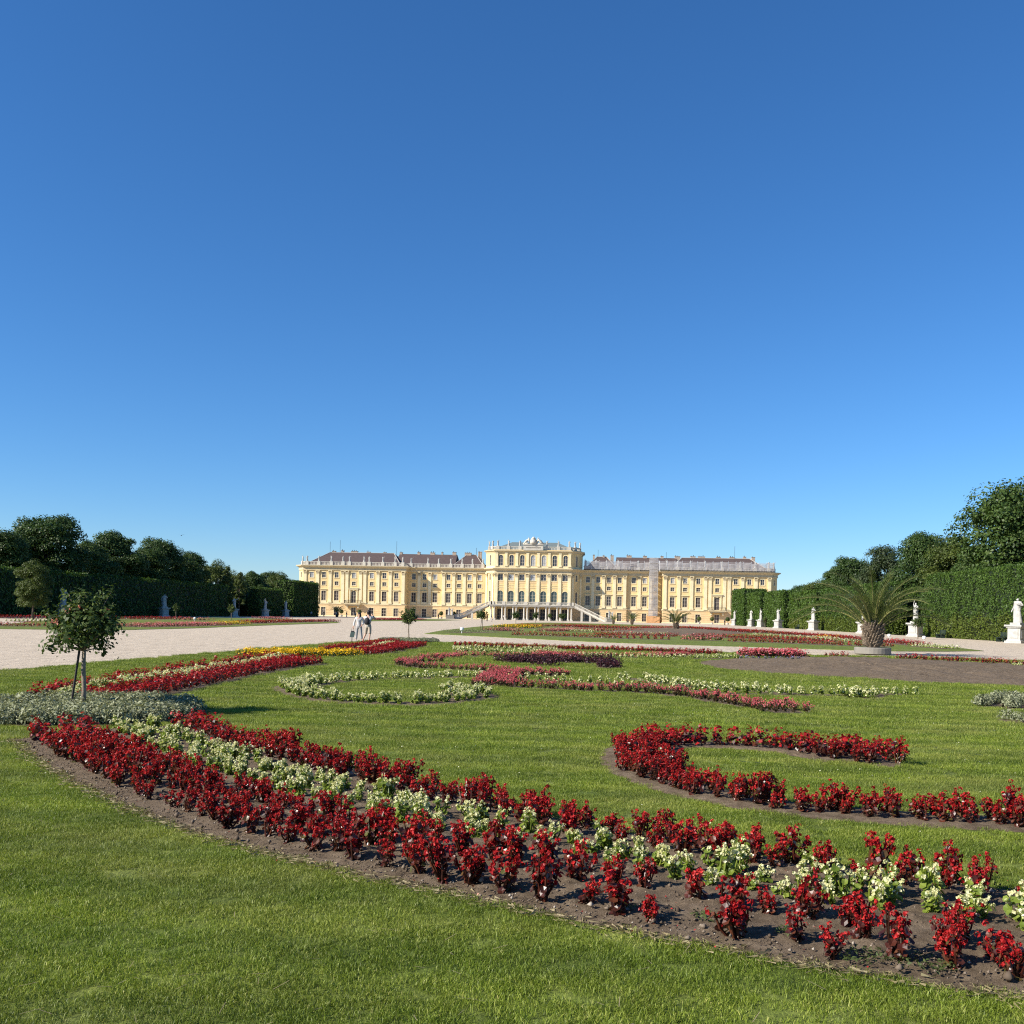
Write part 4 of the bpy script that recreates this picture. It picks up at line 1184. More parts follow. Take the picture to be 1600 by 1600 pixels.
# ------------------------------------------------------------------ hedges
def hedge(x_face, y0, y1, h, depth, dens, leaf, label, side, seed, low=0.0, top_dens=None):
    rng = np.random.default_rng(seed)
    s = side                                   # +1: body extends to +X from the face
    xa, xb = sorted((x_face, x_face + s * depth))
    Vs = []; Fs = []; mi = []; off = 0
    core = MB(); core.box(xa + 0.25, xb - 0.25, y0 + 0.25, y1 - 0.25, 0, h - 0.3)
    def add(P, Nn, size, m):
        nonlocal off
        V, F = leaf_quads(P, Nn, size, 0.7, rng)
        Vs.append(V); Fs.append(F + off); mi.append(np.full(len(F), m)); off += len(V)
    def face(n, fn, nrm):
        u = rng.random(n); v = rng.random(n)
        P, z = fn(u, v)
        lump = np.array([fbm(p[1] + p[0] * 3, p[2] * 1.0, 0.9) for p in P]) if n < 60000 else 0
        P = P + np.asarray(nrm) * (0.30 * lump + rng.normal(0, 0.09, n))[:, None]
        Nn = np.asarray(nrm, dtype=float) * 0.75 + rng.normal(0, 0.55, (n, 3)) + np.array([0, 0, 0.25])
        size = leaf * rng.uniform(0.7, 1.5, n)
        lowm = P[:, 2] < low * (1 + 0.12 * np.sin(P[:, 1] * 0.9) + 0.1 * rng.normal(size=n))
        for m, sel in ((0, ~lowm), (1, lowm)):
            if sel.any(): add(P[sel], Nn[sel], size[sel], m)
    L = y1 - y0
    face(int(L * h * dens), lambda u, v: (np.stack([np.full_like(u, x_face + s * 0.12), y0 + u * L, v * h], 1), v), (-s, 0, 0))
    face(int(depth * h * dens), lambda u, v: (np.stack([xa + u * depth, np.full_like(u, y0 + 0.12), v * h], 1), v), (0, -1, 0))
    face(int(L * depth * (top_dens or dens * 0.5)), lambda u, v: (np.stack([xa + u * depth, y0 + v * L, np.full_like(u, h - 0.1)], 1), v), (0, 0, 1))
    face(int(depth * h * dens * 0.4), lambda u, v: (np.stack([xa + u * depth, np.full_like(u, y1 - 0.12), v * h], 1), v), (0, 1, 0))
    # shoots along the top edge
    n = int(L * 9); P = np.stack([x_face + s * (0.1 + rng.random(n) * 0.5), y0 + rng.random(n) * L, h + np.abs(rng.normal(0, 0.13, n))], 1)
    add(P, rng.normal(0, 1, (n, 3)), leaf * 1.1, 0)
    V0 = np.array(core.v); F0 = np.array(core.f)
    V = np.concatenate([V0] + Vs); F = np.concatenate([F0] + [f + len(V0) for f in Fs])
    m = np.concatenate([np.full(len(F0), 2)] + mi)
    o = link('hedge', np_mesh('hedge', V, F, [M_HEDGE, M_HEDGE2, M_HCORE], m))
    tag(o, label, 'hedge')
FX = 62.8
hedge(FX, 74, 131.5, 7.8, 3.2, 125, 0.15, 'tall sunlit clipped hedge wall nearest the camera behind the two biggest statues', 1, 1, 2.6)
hedge(FX, 150, 192, 7.6, 3.2, 75, 0.20, 'tall sunlit clipped hedge wall behind the big palm', 1, 2, 2.6)
hedge(FX, 196, 222, 7.6, 3.0, 40, 0.28, 'shorter sunlit clipped hedge between the statues past the palm', 1, 3, 2.2)
hedge(FX - 0.5, 226, 251, 8.4, 3.0, 40, 0.28, 'sunlit clipped hedge with a dark gap beside a slim statue', 1, 4)
hedge(FX - 1.0, 255, 276, 8.8, 3.0, 36, 0.30, 'sunlit clipped hedge near the palace end', 1, 5)
hedge(FX - 1.5, 279, 303, 10.2, 6.5, 32, 0.30, 'last sunlit hedge block overlapping the palace front', 1, 6)
hedge(-FX, 118, 222, 7.0, 3.2, 26, 0.30, 'long dark shaded hedge wall behind the rose tree', -1, 7)
hedge(-70, 226, 280, 6.6, 2.5, 14, 0.34, 'set back dark hedge seen through the gap beside the narrow leafy trees', -1, 27)
hedge(68.5, 136, 182, 6.8, 2.5, 26, 0.30, 'set back dark hedge closing the gap behind the statue with raised arm', 1, 17)
hedge(-FX, 243, 262, 7.2, 3.0, 28, 0.30, 'lower dark shaded hedge between two statues', -1, 8)
hedge(-FX, 271, 297, 10.0, 5.5, 28, 0.30, 'tall dark shaded hedge block hiding the palace corner', -1, 9)

# ------------------------------------------------------------------ trees
def tree_meshes(seed, H, Rr, mat, clumps=60, per=150, leaf=0.42, base=0.22, cone=0.0):
    rng = np.random.default_rng(seed)
    zc = H * (0.5 + base / 2); hz = H * (1 - base) / 2
    Ps = []; Ns = []; cl = []
    for _ in range(clumps):
        d = rng.normal(size=3); d /= np.linalg.norm(d)
        if d[2] < -0.75: d[2] *= -1
        rr = rng.uniform(0.45, 0.92)
        taper = 1 - cone * max(0, d[2] * rr)
        c = np.array([d[0] * Rr * rr * taper, d[1] * Rr * rr * taper, zc + d[2] * hz * rr])
        cl.append(c)
        r = Rr * rng.uniform(0.20, 0.36)
        v = rng.normal(size=(per, 3)); v /= np.linalg.norm(v, axis=1, keepdims=True)
        v[:, 2] = np.where(v[:, 2] < -0.3, -v[:, 2] * 0.6, v[:, 2])
        rad = r * rng.uniform(0.72, 1.08, (per, 1))
        Ps.append(c + v * rad * np.array([1, 1, 0.78])); Ns.append(v + rng.normal(0, 0.45, (per, 3)) + np.array([0, 0, 0.35]))
    P = np.concatenate(Ps); Nn = np.concatenate(Ns)
    V, F = leaf_quads(P, Nn, leaf * rng.uniform(0.65, 1.35, len(P)), 0.75, rng)
    crown = np_mesh('crown', V, F, mat)
    t = MB(); r0 = H * 0.022
    t.tube([(0, 0, -0.1), (0.05, 0, H * .15), (-.05, .05, H * .35), (0, 0, H * .6)], [r0 * 1.5, r0, r0 * .8, r0 * .35], 8)
    for k in range(9):
        c = cl[k]; z = H * (0.18 + 0.04 * k)
        t.tube([(0, 0, z), (c[0] * .5, c[1] * .5, z + (c[2] - z) * .55), tuple(c)], [r0 * .45, r0 * .3, r0 * .1], 5)
    return crown, t.mesh('trunk', M_BARK, True)
TV = [tree_meshes(11, 16, 6.6, M_TREE[0], 130, 270, 0.32, 0.06), tree_meshes(12, 16, 6.0, M_TREE[0], 120, 270, 0.32, 0.06, 0.25), tree_meshes(13, 16, 6.0, M_TREE[1], 120, 260, 0.31, 0.04),
      tree_meshes(14, 16, 6.4, M_TREE[2], 120, 260, 0.30, 0.05), tree_meshes(15, 16, 7.0, M_TREE[0], 170, 270, 0.30, 0.05), tree_meshes(16, 16, 3.4, M_TREE[1], 56, 230, 0.30, 0.05, 0.5)]
def tree(x, y, h, w, v, rz, label, group, cat='tree', name='tree'):
    r = empty(name, (x, y, 0), rz); r.scale = (w * h / 16, w * h / 16, h / 16)
    link('crown', TV[v][0], (0, 0, 0), 0, r); link('trunk', TV[v][1], (0, 0, 0), 0, r)
    return tag(r, label, cat, group)
GL, GR = 'trees behind the shaded hedge', 'trees behind the sunlit hedge'
tree(-80, 152, 15.0, 1.15, 0, 0.4, 'dark tree farthest to the west, cut by the picture edge', GL)
tree(-72, 162, 17.2, 1.0, 0, 1.3, 'tallest dark domed tree behind the shaded hedge', GL)
tree(-72, 186, 16.4, 0.98, 1, 2.2, 'second tallest dark domed tree behind the shaded hedge', GL)
tree(-72, 206, 16.6, 0.85, 0, 3.6, 'compact round dark tree right of the two tallest', GL)
tree(-73, 224, 14.8, 0.9, 1, 4.4, 'medium dark tree where the treeline steps down', GL)
tree(-73, 238, 13.6, 0.9, 2, 5.0, 'olive green tree at the end of the long shaded hedge', GL)
tree(-72, 250, 11.6, 0.9, 2, 0.9, 'low olive tree behind a gap in the shaded hedge', GL)
tree(-66, 229, 12.0, 0.75, 5, 1.9, 'narrow leafy tree closing the hedge gap by a grey statue', GL)
tree(-65.5, 236, 11.0, 0.8, 5, 2.9, 'second narrow leafy tree in the hedge gap', GL)
tree(-71, 262, 12.0, 1.0, 1, 3.1, 'dark tree showing over the lower shaded hedge', GL)
tree(-70, 280, 12.6, 0.9, 2, 4.0, 'lime green tree top over the hedge near the palace', GL)
tree(-80, 302, 13.6, 1.0, 0, 5.5, 'dark rounded tree beside the palace end wall', GL)
tree(-66, 267, 9.6, 0.7, 5, 0.2, 'slender tree between the two hedge blocks near the palace', GL)
tree(-70, 173, 13.5, 0.95, 1, 2.9, 'dark tree filling the dip between the two tallest', GL)
tree(-70, 196, 13.8, 0.9, 0, 0.3, 'dark tree filling the dip before the compact round one', GL)
tree(-70, 215, 13.2, 0.9, 1, 1.2, 'dark tree filling the dip after the compact round one', GL)
tree(-70, 145, 13.0, 1.0, 0, 5.9, 'dark tree behind the small sunlit tree', GL)
tree(-84, 176, 15.0, 1.2, 1, 0.7, 'dark filler tree standing behind the two tallest', GL)
tree(-86, 216, 13.0, 1.2, 0, 2.7, 'dark filler tree standing behind the stepped treeline', GL)
tree(-88, 262, 12.5, 1.2, 1, 1.7, 'far dark tree low over the hedge tops', GL)
tree(-45.0, 112, 7.0, 0.8, 2, 0.5, 'small sunlit tree standing in front of the dark hedge', GL)
tree(76.5, 138, 20.4, 0.95, 4, 0.3, 'huge dark tree towering at the picture edge', GR)
tree(74, 150, 14.6, 1.05, 2, 1.1, 'olive rounded tree under the huge dark tree', GR)
tree(76, 173, 17.2, 0.78, 0, 2.0, 'dark domed tree between the huge tree and the blossoming one', GR)
tree(75, 194, 16.0, 0.8, 3, 2.6, 'pale blossoming tree above the palm fronds', GR)
tree(75, 218, 15.6, 0.8, 0, 3.3, 'dark green tree stepping down past the blossoming tree', GR)
tree(75, 233, 14.2, 0.85, 1, 4.2, 'medium green tree above the third bright hedge', GR)
tree(75, 252, 12.0, 0.9, 2, 5.1, 'low green tree above the bright hedge', GR)
tree(76, 271, 11.6, 0.9, 0, 0.6, 'last low tree before the palace side', GR)
tree(78, 292, 11.0, 1.0, 1, 1.6, 'distant dark tree right beside the palace end', GR)
tree(72, 141, 10.5, 0.9, 0, 2.4, 'dark leafy tree filling the gap between the tall hedges', GR)
tree(70, 146, 9.0, 0.9, 0, 4.4, 'second dark tree filling the gap between the tall hedges', GR)
tree(88, 160, 17.0, 1.2, 1, 5.4, 'dark filler tree behind the domed one', GR)
tree(90, 205, 15.0, 1.2, 4, 3.9, 'dark filler tree behind the blossoming one', GR)
tree(88, 120, 17.0, 1.2, 0, 2.9, 'dark tree behind the near tall hedge', GR)

# ------------------------------------------------------------------ standard rose trees and small trees
def rose_tree(x, y, h, cr, trunk_h, seed, leaf, nl, label, stakes=1, cat='tree', name='rose_tree', blooms=7, thick=0.042):
    rng = np.random.default_rng(seed); rg = random.Random(seed)
    r = empty(name, (x, y, 0.03))
    t = MB()
    t.tube([(0, 0, -0.05), (0.012, 0, trunk_h * .4), (-0.012, 0.01, trunk_h * .75), (0.0, 0, trunk_h * 1.15)], [thick, thick * .85, thick * .8, thick * .7], 8)
    zc = trunk_h + (h - trunk_h) * 0.5; hz = (h - trunk_h) * 0.5
    tips = []
    for k in range(46):
        d = rng.normal(size=3); d /= np.linalg.norm(d)
        rr = rng.uniform(0.45, 1.0) if k < 38 else rng.uniform(1.0, 1.28)
        tip = np.array([d[0] * cr * rr, d[1] * cr * rr, zc + d[2] * hz * rr * 0.96])
        tips.append(tip)
        m = np.array([tip[0] * .45, tip[1] * .45, trunk_h * 1.1 + (tip[2] - trunk_h * 1.1) * .55])
        t.tube([(0, 0, trunk_h * 1.05), tuple(m), tuple(tip)], [thick * .3, thick * .2, thick * .08], 4)
    link('trunk', t.mesh('trunk', M_BARK2, True), (0, 0, 0), 0, r)
    P = []; Nn = []
    per = nl // len(tips)
    for tip in tips:
        m = np.array([tip[0] * .5, tip[1] * .5, zc + (tip[2] - zc) * .5])
        f = rng.random((per, 1)) ** 0.6
        c = m * (1 - f) + tip * f
        v = rng.normal(size=(per, 3)); P.append(c + v * cr * 0.14); Nn.append(v * 0.7 + np.array([0, 0, 0.7]))
    P = np.concatenate(P); Nn = np.concatenate(Nn)
    V, F = leaf_quads(P, Nn, leaf * rng.uniform(0.6, 1.3, len(P)), 0.62, rng, 0.12)
    link('crown', np_mesh('crown', V, F, M_ROSE), (0, 0, 0), 0, r)
    if blooms:
        Pb = np.concatenate([tips[k % len(tips)] + rng.normal(0, 0.025, (10, 3)) for k in range(30, 30 + blooms)])
        V, F = leaf_quads(Pb, rng.normal(size=(len(Pb), 3)), 0.05, 0.9, rng)
        link('blossoms', np_mesh('blossoms', V, F, M_ROSEB), (0, 0, 0), 0, r)
    for k in range(stakes):
        s = MB(); dx = -0.17 if k == 0 else 0.2
        s.tube([(dx * 1.15, -0.05, -0.1), (dx * 0.35, -0.02, trunk_h * 1.12)], thick * .42, 6)
        link('stake', s.mesh('stake', M_STAKE), (0, 0, 0), 0, r)
    return tag(r, label, cat)
pts = OUTLINE['pts']
rose_tree(pts[0][0], pts[0][1], 1.9, 0.58, 0.93, 3, 0.072, 4400, 'leafy standard rose tree with a stake rising from a grey leaved circle')
rose_tree(pts[1][0], pts[1][1], 1.95, 0.50, 0.95, 4, 0.10, 1500, 'small round standard tree beside the photographing couple', 0, blooms=0)
for k, (x, y, h, lab) in enumerate(((9.2, 101.6, 2.3, 'small double staked tree at the tip of the second parterre'), (9.6, 140.1, 2.3, 'little round tree before the porch columns, nearer the stairs'), (11.0, 162.9, 2.3, 'little round tree before the middle of the porch'),
                               (14.6, 190, 2.3, 'little round tree before the far porch columns'), (-49.7, 163, 2.4, 'sparse little round tree by the grey statue in shade'), (-32.8, 143.4, 2.4, 'little round tree standing among the far flower strips'),
                               (55.6, 111.5, 2.4, 'little dark tree with pale stem before the tall bright hedge'), (58.4, 226, 2.4, 'little dark tree beside a slim white statue'))):
    rose_tree(x, y, h, 0.62, 1.15, 20 + k, 0.16, 800, lab, 1 if k == 0 else 0, blooms=0, thick=0.05)

# potted round bushes before the palace
potm = MB(); potm.lathe([(0.35, 0), (0.42, 0.1), (0.5, 0.55), (0.55, 0.6)], (0, 0), 12); potm = potm.mesh('pot', M_STONE)
rngp = np.random.default_rng(8)
v = rngp.normal(size=(700, 3)); v /= np.linalg.norm(v, axis=1, keepdims=True)
Vb, Fb = leaf_quads(v * 0.75 * rngp.uniform(.6, 1.05, (700, 1)) + np.array([0, 0, 1.75]), v, 0.2, .7, rngp)
bushm = np_mesh('foliage', Vb, Fb, M_ROSE)
stm = MB(); stm.tube([(0, 0, .5), (0, 0, 1.4)], .05, 5); stm = stm.mesh('stem', M_BARK2)
for x, lab in ((-64.5, 'between two ground floor windows under the first balcony'), (-58.3, 'just past the first balcony'), (-30.6, 'left of the stairs foot, farther one'), (-26.2, 'left of the stairs foot, nearer one'),
               (-5.6, 'before the porch columns'), (5.8, 'before the porch, beside the tall window axis'), (9.4, 'before the last porch columns'), (54.6, 'below the scaffolded roof, first after the palms'), (58.8, 'below the scaffolded roof, second after the palms'), (63.8, 'below the second balcony')):
    r = empty('potted_bush', (x, 330.5, 0)); link('pot', potm, (0, 0, 0), 0, r); link('stem', stm, (0, 0, 0), 0, r); link('foliage', bushm, (0, 0, 0), x, r)
    tag(r, 'round potted bush at the palace, ' + lab, 'potted bush', 'potted bushes along the palace front')

# ------------------------------------------------------------------ palms
def frond_mesh(seed, L, droop, width):
    rng = np.random.default_rng(seed)
    m = MB()
    n = 16; pts = []
    for i in range(n):
        t = i / (n - 1)
        pts.append(Vector((L * (t - 0.16 * droop * t ** 3), 0, -droop * L * 0.52 * t ** 2.6)))
    m.tube([tuple(p) for p in pts], [0.045 * (1 - 0.85 * i / n) for i in range(n)], 5, 1)
    k = 56
    for i in range(k):
        t = 0.14 + 0.86 * i / k
        f = t * (n - 1); a = int(min(n - 2, f)); p = pts[a].lerp(pts[a + 1], f - a)
        d = (pts[a + 1] - pts[a]).normalized()
        ll = width * (0.55 + 0.45 * math.sin(math.pi * min(1, t * 1.05))) * rng.uniform(.8, 1.15) * (1.1 - 0.35 * t)
        for s in (-1, 1):
            side = Vector((0, s, 0)); up = Vector((-d.z, 0, d.x))
            dirv = (d * 0.75 + side * 0.62 + up * rng.uniform(0.05, 0.6) + Vector((rng.normal(0, .08), rng.normal(0, .08), rng.normal(0, .08)))).normalized()
            q1 = p + dirv * ll * 0.5; q2 = p + dirv * ll + Vector((0, 0, -0.10 * ll))
            w = d.cross(dirv).cross(dirv).normalized() * 0.017
            m.poly([tuple(p - w * .5), tuple(p + w * .5), tuple(q1 + w), tuple(q1 - w)], 0)
            m.poly([tuple(q1 - w), tuple(q1 + w), tuple(q2)], 0)
    return m.mesh('frond', [M_PALM, M_RACHIS])
FR = [frond_mesh(1, 3.7, 0.95, 0.62), frond_mesh(2, 3.9, 1.15, 0.60), frond_mesh(3, 3.5, 0.75, 0.60)]
def palm(x, y, s, n, label, planter, seed, trunk_h=1.08):
    rg = random.Random(seed)
    r = empty('palm_tree', (x, y, 0.04)); r.scale = (s, s, s)
    z0 = 0.35 if planter else 0.0
    t = MB(); t.lathe([(0.27, z0 - 0.1), (0.31, z0 + .3), (0.32, z0 + .7), (0.20, z0 + trunk_h)], (0, 0), 14); link('trunk', t.mesh('trunk', M_BOOT, True), (0, 0, 0), 0, r)
    b = MB()
    for k in range(150):
        a = k * 2.399; f = k / 150; z = z0 + 0.05 + (trunk_h - .1) * f; rr = 0.29 + 0.06 * math.sin(3.1 * f) - 0.08 * f
        L = 0.22 + 0.30 * f * rg.uniform(.7, 1.2); e = math.radians(rg.uniform(22, 42)) + f * 0.35
        c = Vector((rr * math.cos(a), rr * math.sin(a), z)); o = Vector((math.cos(a) * math.cos(e), math.sin(a) * math.cos(e), math.sin(e)))
        b.tube([tuple(c - o * .08), tuple(c + o * L * .5), tuple(c + o * L)], [.085, .062, .035], 5)
    link('leaf_bases', b.mesh('leaf_bases', M_BOOT), (0, 0, 0), 0, r)
    for k in range(n):
        a = k * 2.399 + rg.uniform(-.2, .2); f = (k + .5) / n
        el = 34 + 52 * f ** 0.8 + rg.uniform(-6, 6)
        o = link('frond', FR[k % 3], (0.22 * math.cos(a), 0.22 * math.sin(a), z0 + trunk_h - 0.15 + 0.1 * f), 0, r)
        o.rotation_euler = (rg.uniform(-.25, .25), -math.radians(el), a)
        q = rg.uniform(.88, 1.1) * (1.02 - .12 * f); o.scale = (q, q, q)
    if planter:
        p = MB(); p.lathe([(0.86, 0), (0.9, 0.02), (0.9, 0.3), (0.87, 0.34), (0.72, 0.34), (0.7, 0.26)], (0, 0), 28); link('planter_ring', p.mesh('planter_ring', M_STONE2), (0, 0, 0), 0, r)
    return tag(r, label, 'palm')
palm(35.3, 54.0, 1.03, 30, 'large feathery palm with shaggy trunk in a low round stone ring', True, 1)
palm(31.5, 135, 0.72, 18, 'small dark palm standing on the bare soil before the scaffold tower', False, 2, 1.3)
palm(29.5, 240, 0.75, 18, 'far palm pair before the palace wing, bushier one', False, 3, 1.4)
palm(25.2, 246, 0.6, 14, 'far palm pair before the palace wing, thinner one', False, 4, 1.4)
palm(-58, 300, 0.9, 18, 'distant palm beside the dark hedge end at the palace', False, 5, 1.5)

# ------------------------------------------------------------------ bedding plants
def leaf_fan(m, p, nrm, size, rg, mi=0, k=6, cup=0.2):
    """rounded leaf: fan of k triangles round a sunken middle"""
    nrm = nrm.normalized(); a = Vector((rg.uniform(-1, 1), rg.uniform(-1, 1), rg.uniform(-1, 1)))
    u = nrm.cross(a).normalized(); w = nrm.cross(u)
    b = len(m.v); m.v.append(tuple(p - nrm * size * cup))
    for i in range(k):
        t = 2 * math.pi * i / k; q = p + (u * math.cos(t) * 1.0 + w * math.sin(t) * 0.8) * size + nrm * size * rg.uniform(-.12, .18)
        m.v.append(tuple(q))
    for i in range(k):
        m.f.append((b, b + 1 + i, b + 1 + (i + 1) % k)); m.m.append(mi)

PH = {'red': (0.245, 0.088), 'white': (0.20, 0.066), 'pink': (0.24, 0.12), 'yellow': (0.27, 0.14), 'purple': (0.30, 0.15), 'lavender': (0.12, 0.1), 'silver': (0.20, 0.17)}
def detail_plant(kind, seed):
    """near plant: (leaves mesh builder, blossoms mesh builder)"""
    rg = random.Random(seed); h, r = PH[kind]
    lv = MB(); bl = MB()
    ns = rg.randint(5, 10)
    tall = rg.uniform(0.7, 1.2)
    for s in range(ns):
        a = s * 2.4 + rg.uniform(-.4, .4); sp = rg.uniform(0.1, 1.15) * r
        hh = h * tall * rg.uniform(0.55, 1.0)
        base = Vector((rg.uniform(-.02, .02), rg.uniform(-.02, .02), -0.02)); tip = Vector((math.cos(a) * sp, math.sin(a) * sp, hh))
        mid = base.lerp(tip, .5) + Vector((math.cos(a), math.sin(a), 0)) * 0.02
        lv.tube([tuple(base), tuple(mid), tuple(tip)], [.0085, .0065, .004], 4)
        nl = rg.randint(7, 10) if kind == 'red' else rg.randint(6, 8)
        for i in range(nl):
            f = rg.uniform(.12, .9); p = base.lerp(mid, f * 2) if f < .5 else mid.lerp(tip, f * 2 - 1)
            b = rg.uniform(0, 6.28); o = Vector((math.cos(b), math.sin(b), rg.uniform(-.1, .5)))
            sz = rg.uniform(.013, .027) * (1.15 if kind == 'white' else 1.0)
            leaf_fan(lv, p + o * sz * 1.1, Vector((o.x * .6, o.y * .6, rg.uniform(.3, 1))), sz, rg)
        nb = rg.randint(4, 7) if kind == 'red' else rg.randint(2, 3)
        for i in range(nb):                        # blossom heads down the stem
            f = 1 - 0.62 * (i / nb) * rg.uniform(.6, 1.1) if kind == 'red' else 1 - .35 * i / nb
            p = mid.lerp(tip, max(0, f * 2 - 1)) if f > .5 else base.lerp(mid, f * 2)
            p = p + Vector((rg.uniform(-1, 1), rg.uniform(-1, 1), rg.uniform(0, .8))) * 0.026
            for q in range(rg.randint(5, 8)):
                n = Vector((rg.gauss(0, 1), rg.gauss(0, 1), rg.gauss(.5, .8)))
                leaf_fan(bl, p + n.normalized() * rg.uniform(.006, .020), n, rg.uniform(.008, .0150), rg, 0, 4, .3)
    return lv, bl

def join_mb(lv, bl):
    m = MB(); m.v = list(lv.v) + list(bl.v); k = len(lv.v)
    m.f = list(lv.f) + [tuple(i + k for i in f) for f in bl.f]; m.m = [0] * len(lv.f) + [1] * len(bl.f)
    return m

def low_plant(kind, seed, nl=16, nb=26):
    """template for massed planting: quads, arrays"""
    rng = np.random.default_rng(seed); h, r = PH[kind]
    v = rng.normal(size=(nl, 3)); v /= np.linalg.norm(v, axis=1, keepdims=True); v[:, 2] = np.abs(v[:, 2])
    P = v * np.array([r, r, h * .75]) * rng.uniform(.35, 1, (nl, 1)) + np.array([0, 0, h * .08])
    if kind == 'silver': asp, ls = .4, .055
    else: asp, ls = .8, .062
    V1, F1 = leaf_quads(P, v + rng.normal(0, .5, v.shape), ls * rng.uniform(.7, 1.3, nl), asp, rng)
    v = rng.normal(size=(nb, 3)); v /= np.linalg.norm(v, axis=1, keepdims=True); v[:, 2] = np.abs(v[:, 2]) ** .7
    P = v * np.array([r * 1.05, r * 1.05, h * .95]) * rng.uniform(.75, 1.08, (nb, 1)) + np.array([0, 0, h * .06])
    bs = {'silver': .05, 'purple': .055, 'yellow': .055, 'white': .046, 'pink': .046, 'red': .046, 'lavender': .03}[kind]
    V2, F2 = leaf_quads(P, v + rng.normal(0, .4, v.shape), bs * rng.uniform(.7, 1.3, nb), asp if kind == 'silver' else .85, rng)
    return np.concatenate([V1, V2]), np.concatenate([F1, F2 + len(V1)]), np.r_[np.zeros(nl), np.ones(nb)].astype(int)

spots = {k: [] for k in PH}            # kind -> (x, y, z, scale, bed key)
rg = random.Random(77)
def soil_z(x, y): return 0.05
# the striped bed in front
def nth(n): return '%d%s' % (n, 'th' if 10 < n % 100 < 14 else {1: 'st', 2: 'nd', 3: 'rd'}.get(n % 10, 'th'))
GRP = {'main outer': 'scarlet begonias of the outer front band', 'main inner': 'scarlet begonias of the inner front band', 'main': 'cream begonias of the front bed stripe',
       'edge outer': 'scarlet begonias of the outer front band', 'edge inner': 'scarlet begonias of the inner front band', 'edge': 'cream begonias of the front bed stripe', 'left outer': 'scarlet begonias behind the rose tree', 'left inner': 'scarlet begonias along the gravel edge', 'left': 'cream begonias behind the rose tree'}
SCROLL = {'a1': 'short pink hook near the small round tree', 'a2': 'long pink curl left of the purple clump', 'b1': 'pink line behind the purple clump', 'c1': 'pink wedge touching the purple clump',
          'c2': 'pink patch behind the purple clump', 'd1': 'thick pink bar below the purple clump', 'd2': 'pink diagonal clump at the white spiral mouth', 'e1': 'pale pink line beyond the purple clump',
          'e2': 'pink patch near the bare soil', 'f1': 'thin pink line below the cream scroll', 'f2': 'pink end clump above the hook bed', 'k1': 'tall pink block by the cross path',
          'g1': 'long cream scroll before the bare soil', 'g2': 'cream clump starting the long scroll', 'g3': 'upper cream strand of the long scroll', 'g4': 'cream tip of the long scroll',
          'cred': 'hook shaped scarlet bed from its curled tip', 'cwhite': 'white spiral bed from its inner tip'}
WORD = {'red': 'scarlet', 'white': 'cream', 'pink': 'salmon pink'}
def striped(lo, hi, rows, step, key, drop):
    L = (plen(lo) + plen(hi)) / 2; n = int(L / step)
    for s, kind, band in rows:
        line = resample(np.asarray(resample(lo, 300)) * (1 - s) + np.asarray(resample(hi, 300)) * s, 400)
        n = int(L / step)
        line = resample(line, n)
        cnt = 0; rowi = [q[0] for q in rows].index(s)
        for i in range(n):
            if rg.random() < drop(i / n, band, rowi % 3): continue
            cnt += 1
            lab = '%s begonia, %s from the grey leaved circle in the %s row of the %s' % ({'red': 'scarlet', 'white': 'cream'}[kind], nth(cnt), ORD[rowi], 'front bed' if key == 'main' else 'bed behind')
            if key == 'edge': lab = '%s begonia cut by the picture edge, %s in the %s row of the front bed' % ({'red': 'scarlet', 'white': 'cream'}[kind], nth(cnt), ORD[rowi])
            spots[kind].append((line[i, 0] + rg.gauss(0, .028), line[i, 1] + rg.gauss(0, .03), 0.05, rg.uniform(.74, 1.22) * (.86 if kind == 'white' and key == 'main' else 1), (lab, GRP[key + band])))
striped(main_lo, main_hi, [(.10, 'red', ' outer'), (.215, 'red', ' outer'), (.33, 'red', ' outer'), (.49, 'white', ''), (.59, 'white', ''), (.685, 'white', ''), (.82, 'red', ' inner'), (.93, 'red', ' inner')],
        0.235, 'main', lambda t, b, s: (0.02 if t < .66 else (0.10, 0.55, 0.16)[s] if b == ' outer' else 0.05))
striped(ext_lo, ext_hi, [(.10, 'red', ' outer'), (.33, 'red', ' outer'), (.49, 'white', ''), (.59, 'white', ''), (.685, 'white', ''), (.82, 'red', ' inner'), (.93, 'red', ' inner')], 0.25, 'edge', lambda t, b, s: .1)
striped(left_lo, left_hi, [(.10, 'red', ' outer'), (.20, 'red', ' outer'), (.30, 'red', ' outer'), (.40, 'red', ' outer'), (.47, 'red', ' outer'), (.56, 'white', ''), (.65, 'white', ''), (.74, 'white', ''), (.86, 'red', ' inner'), (.96, 'red', ' inner')],
        0.25, 'left', lambda t, b, s: 0.04)
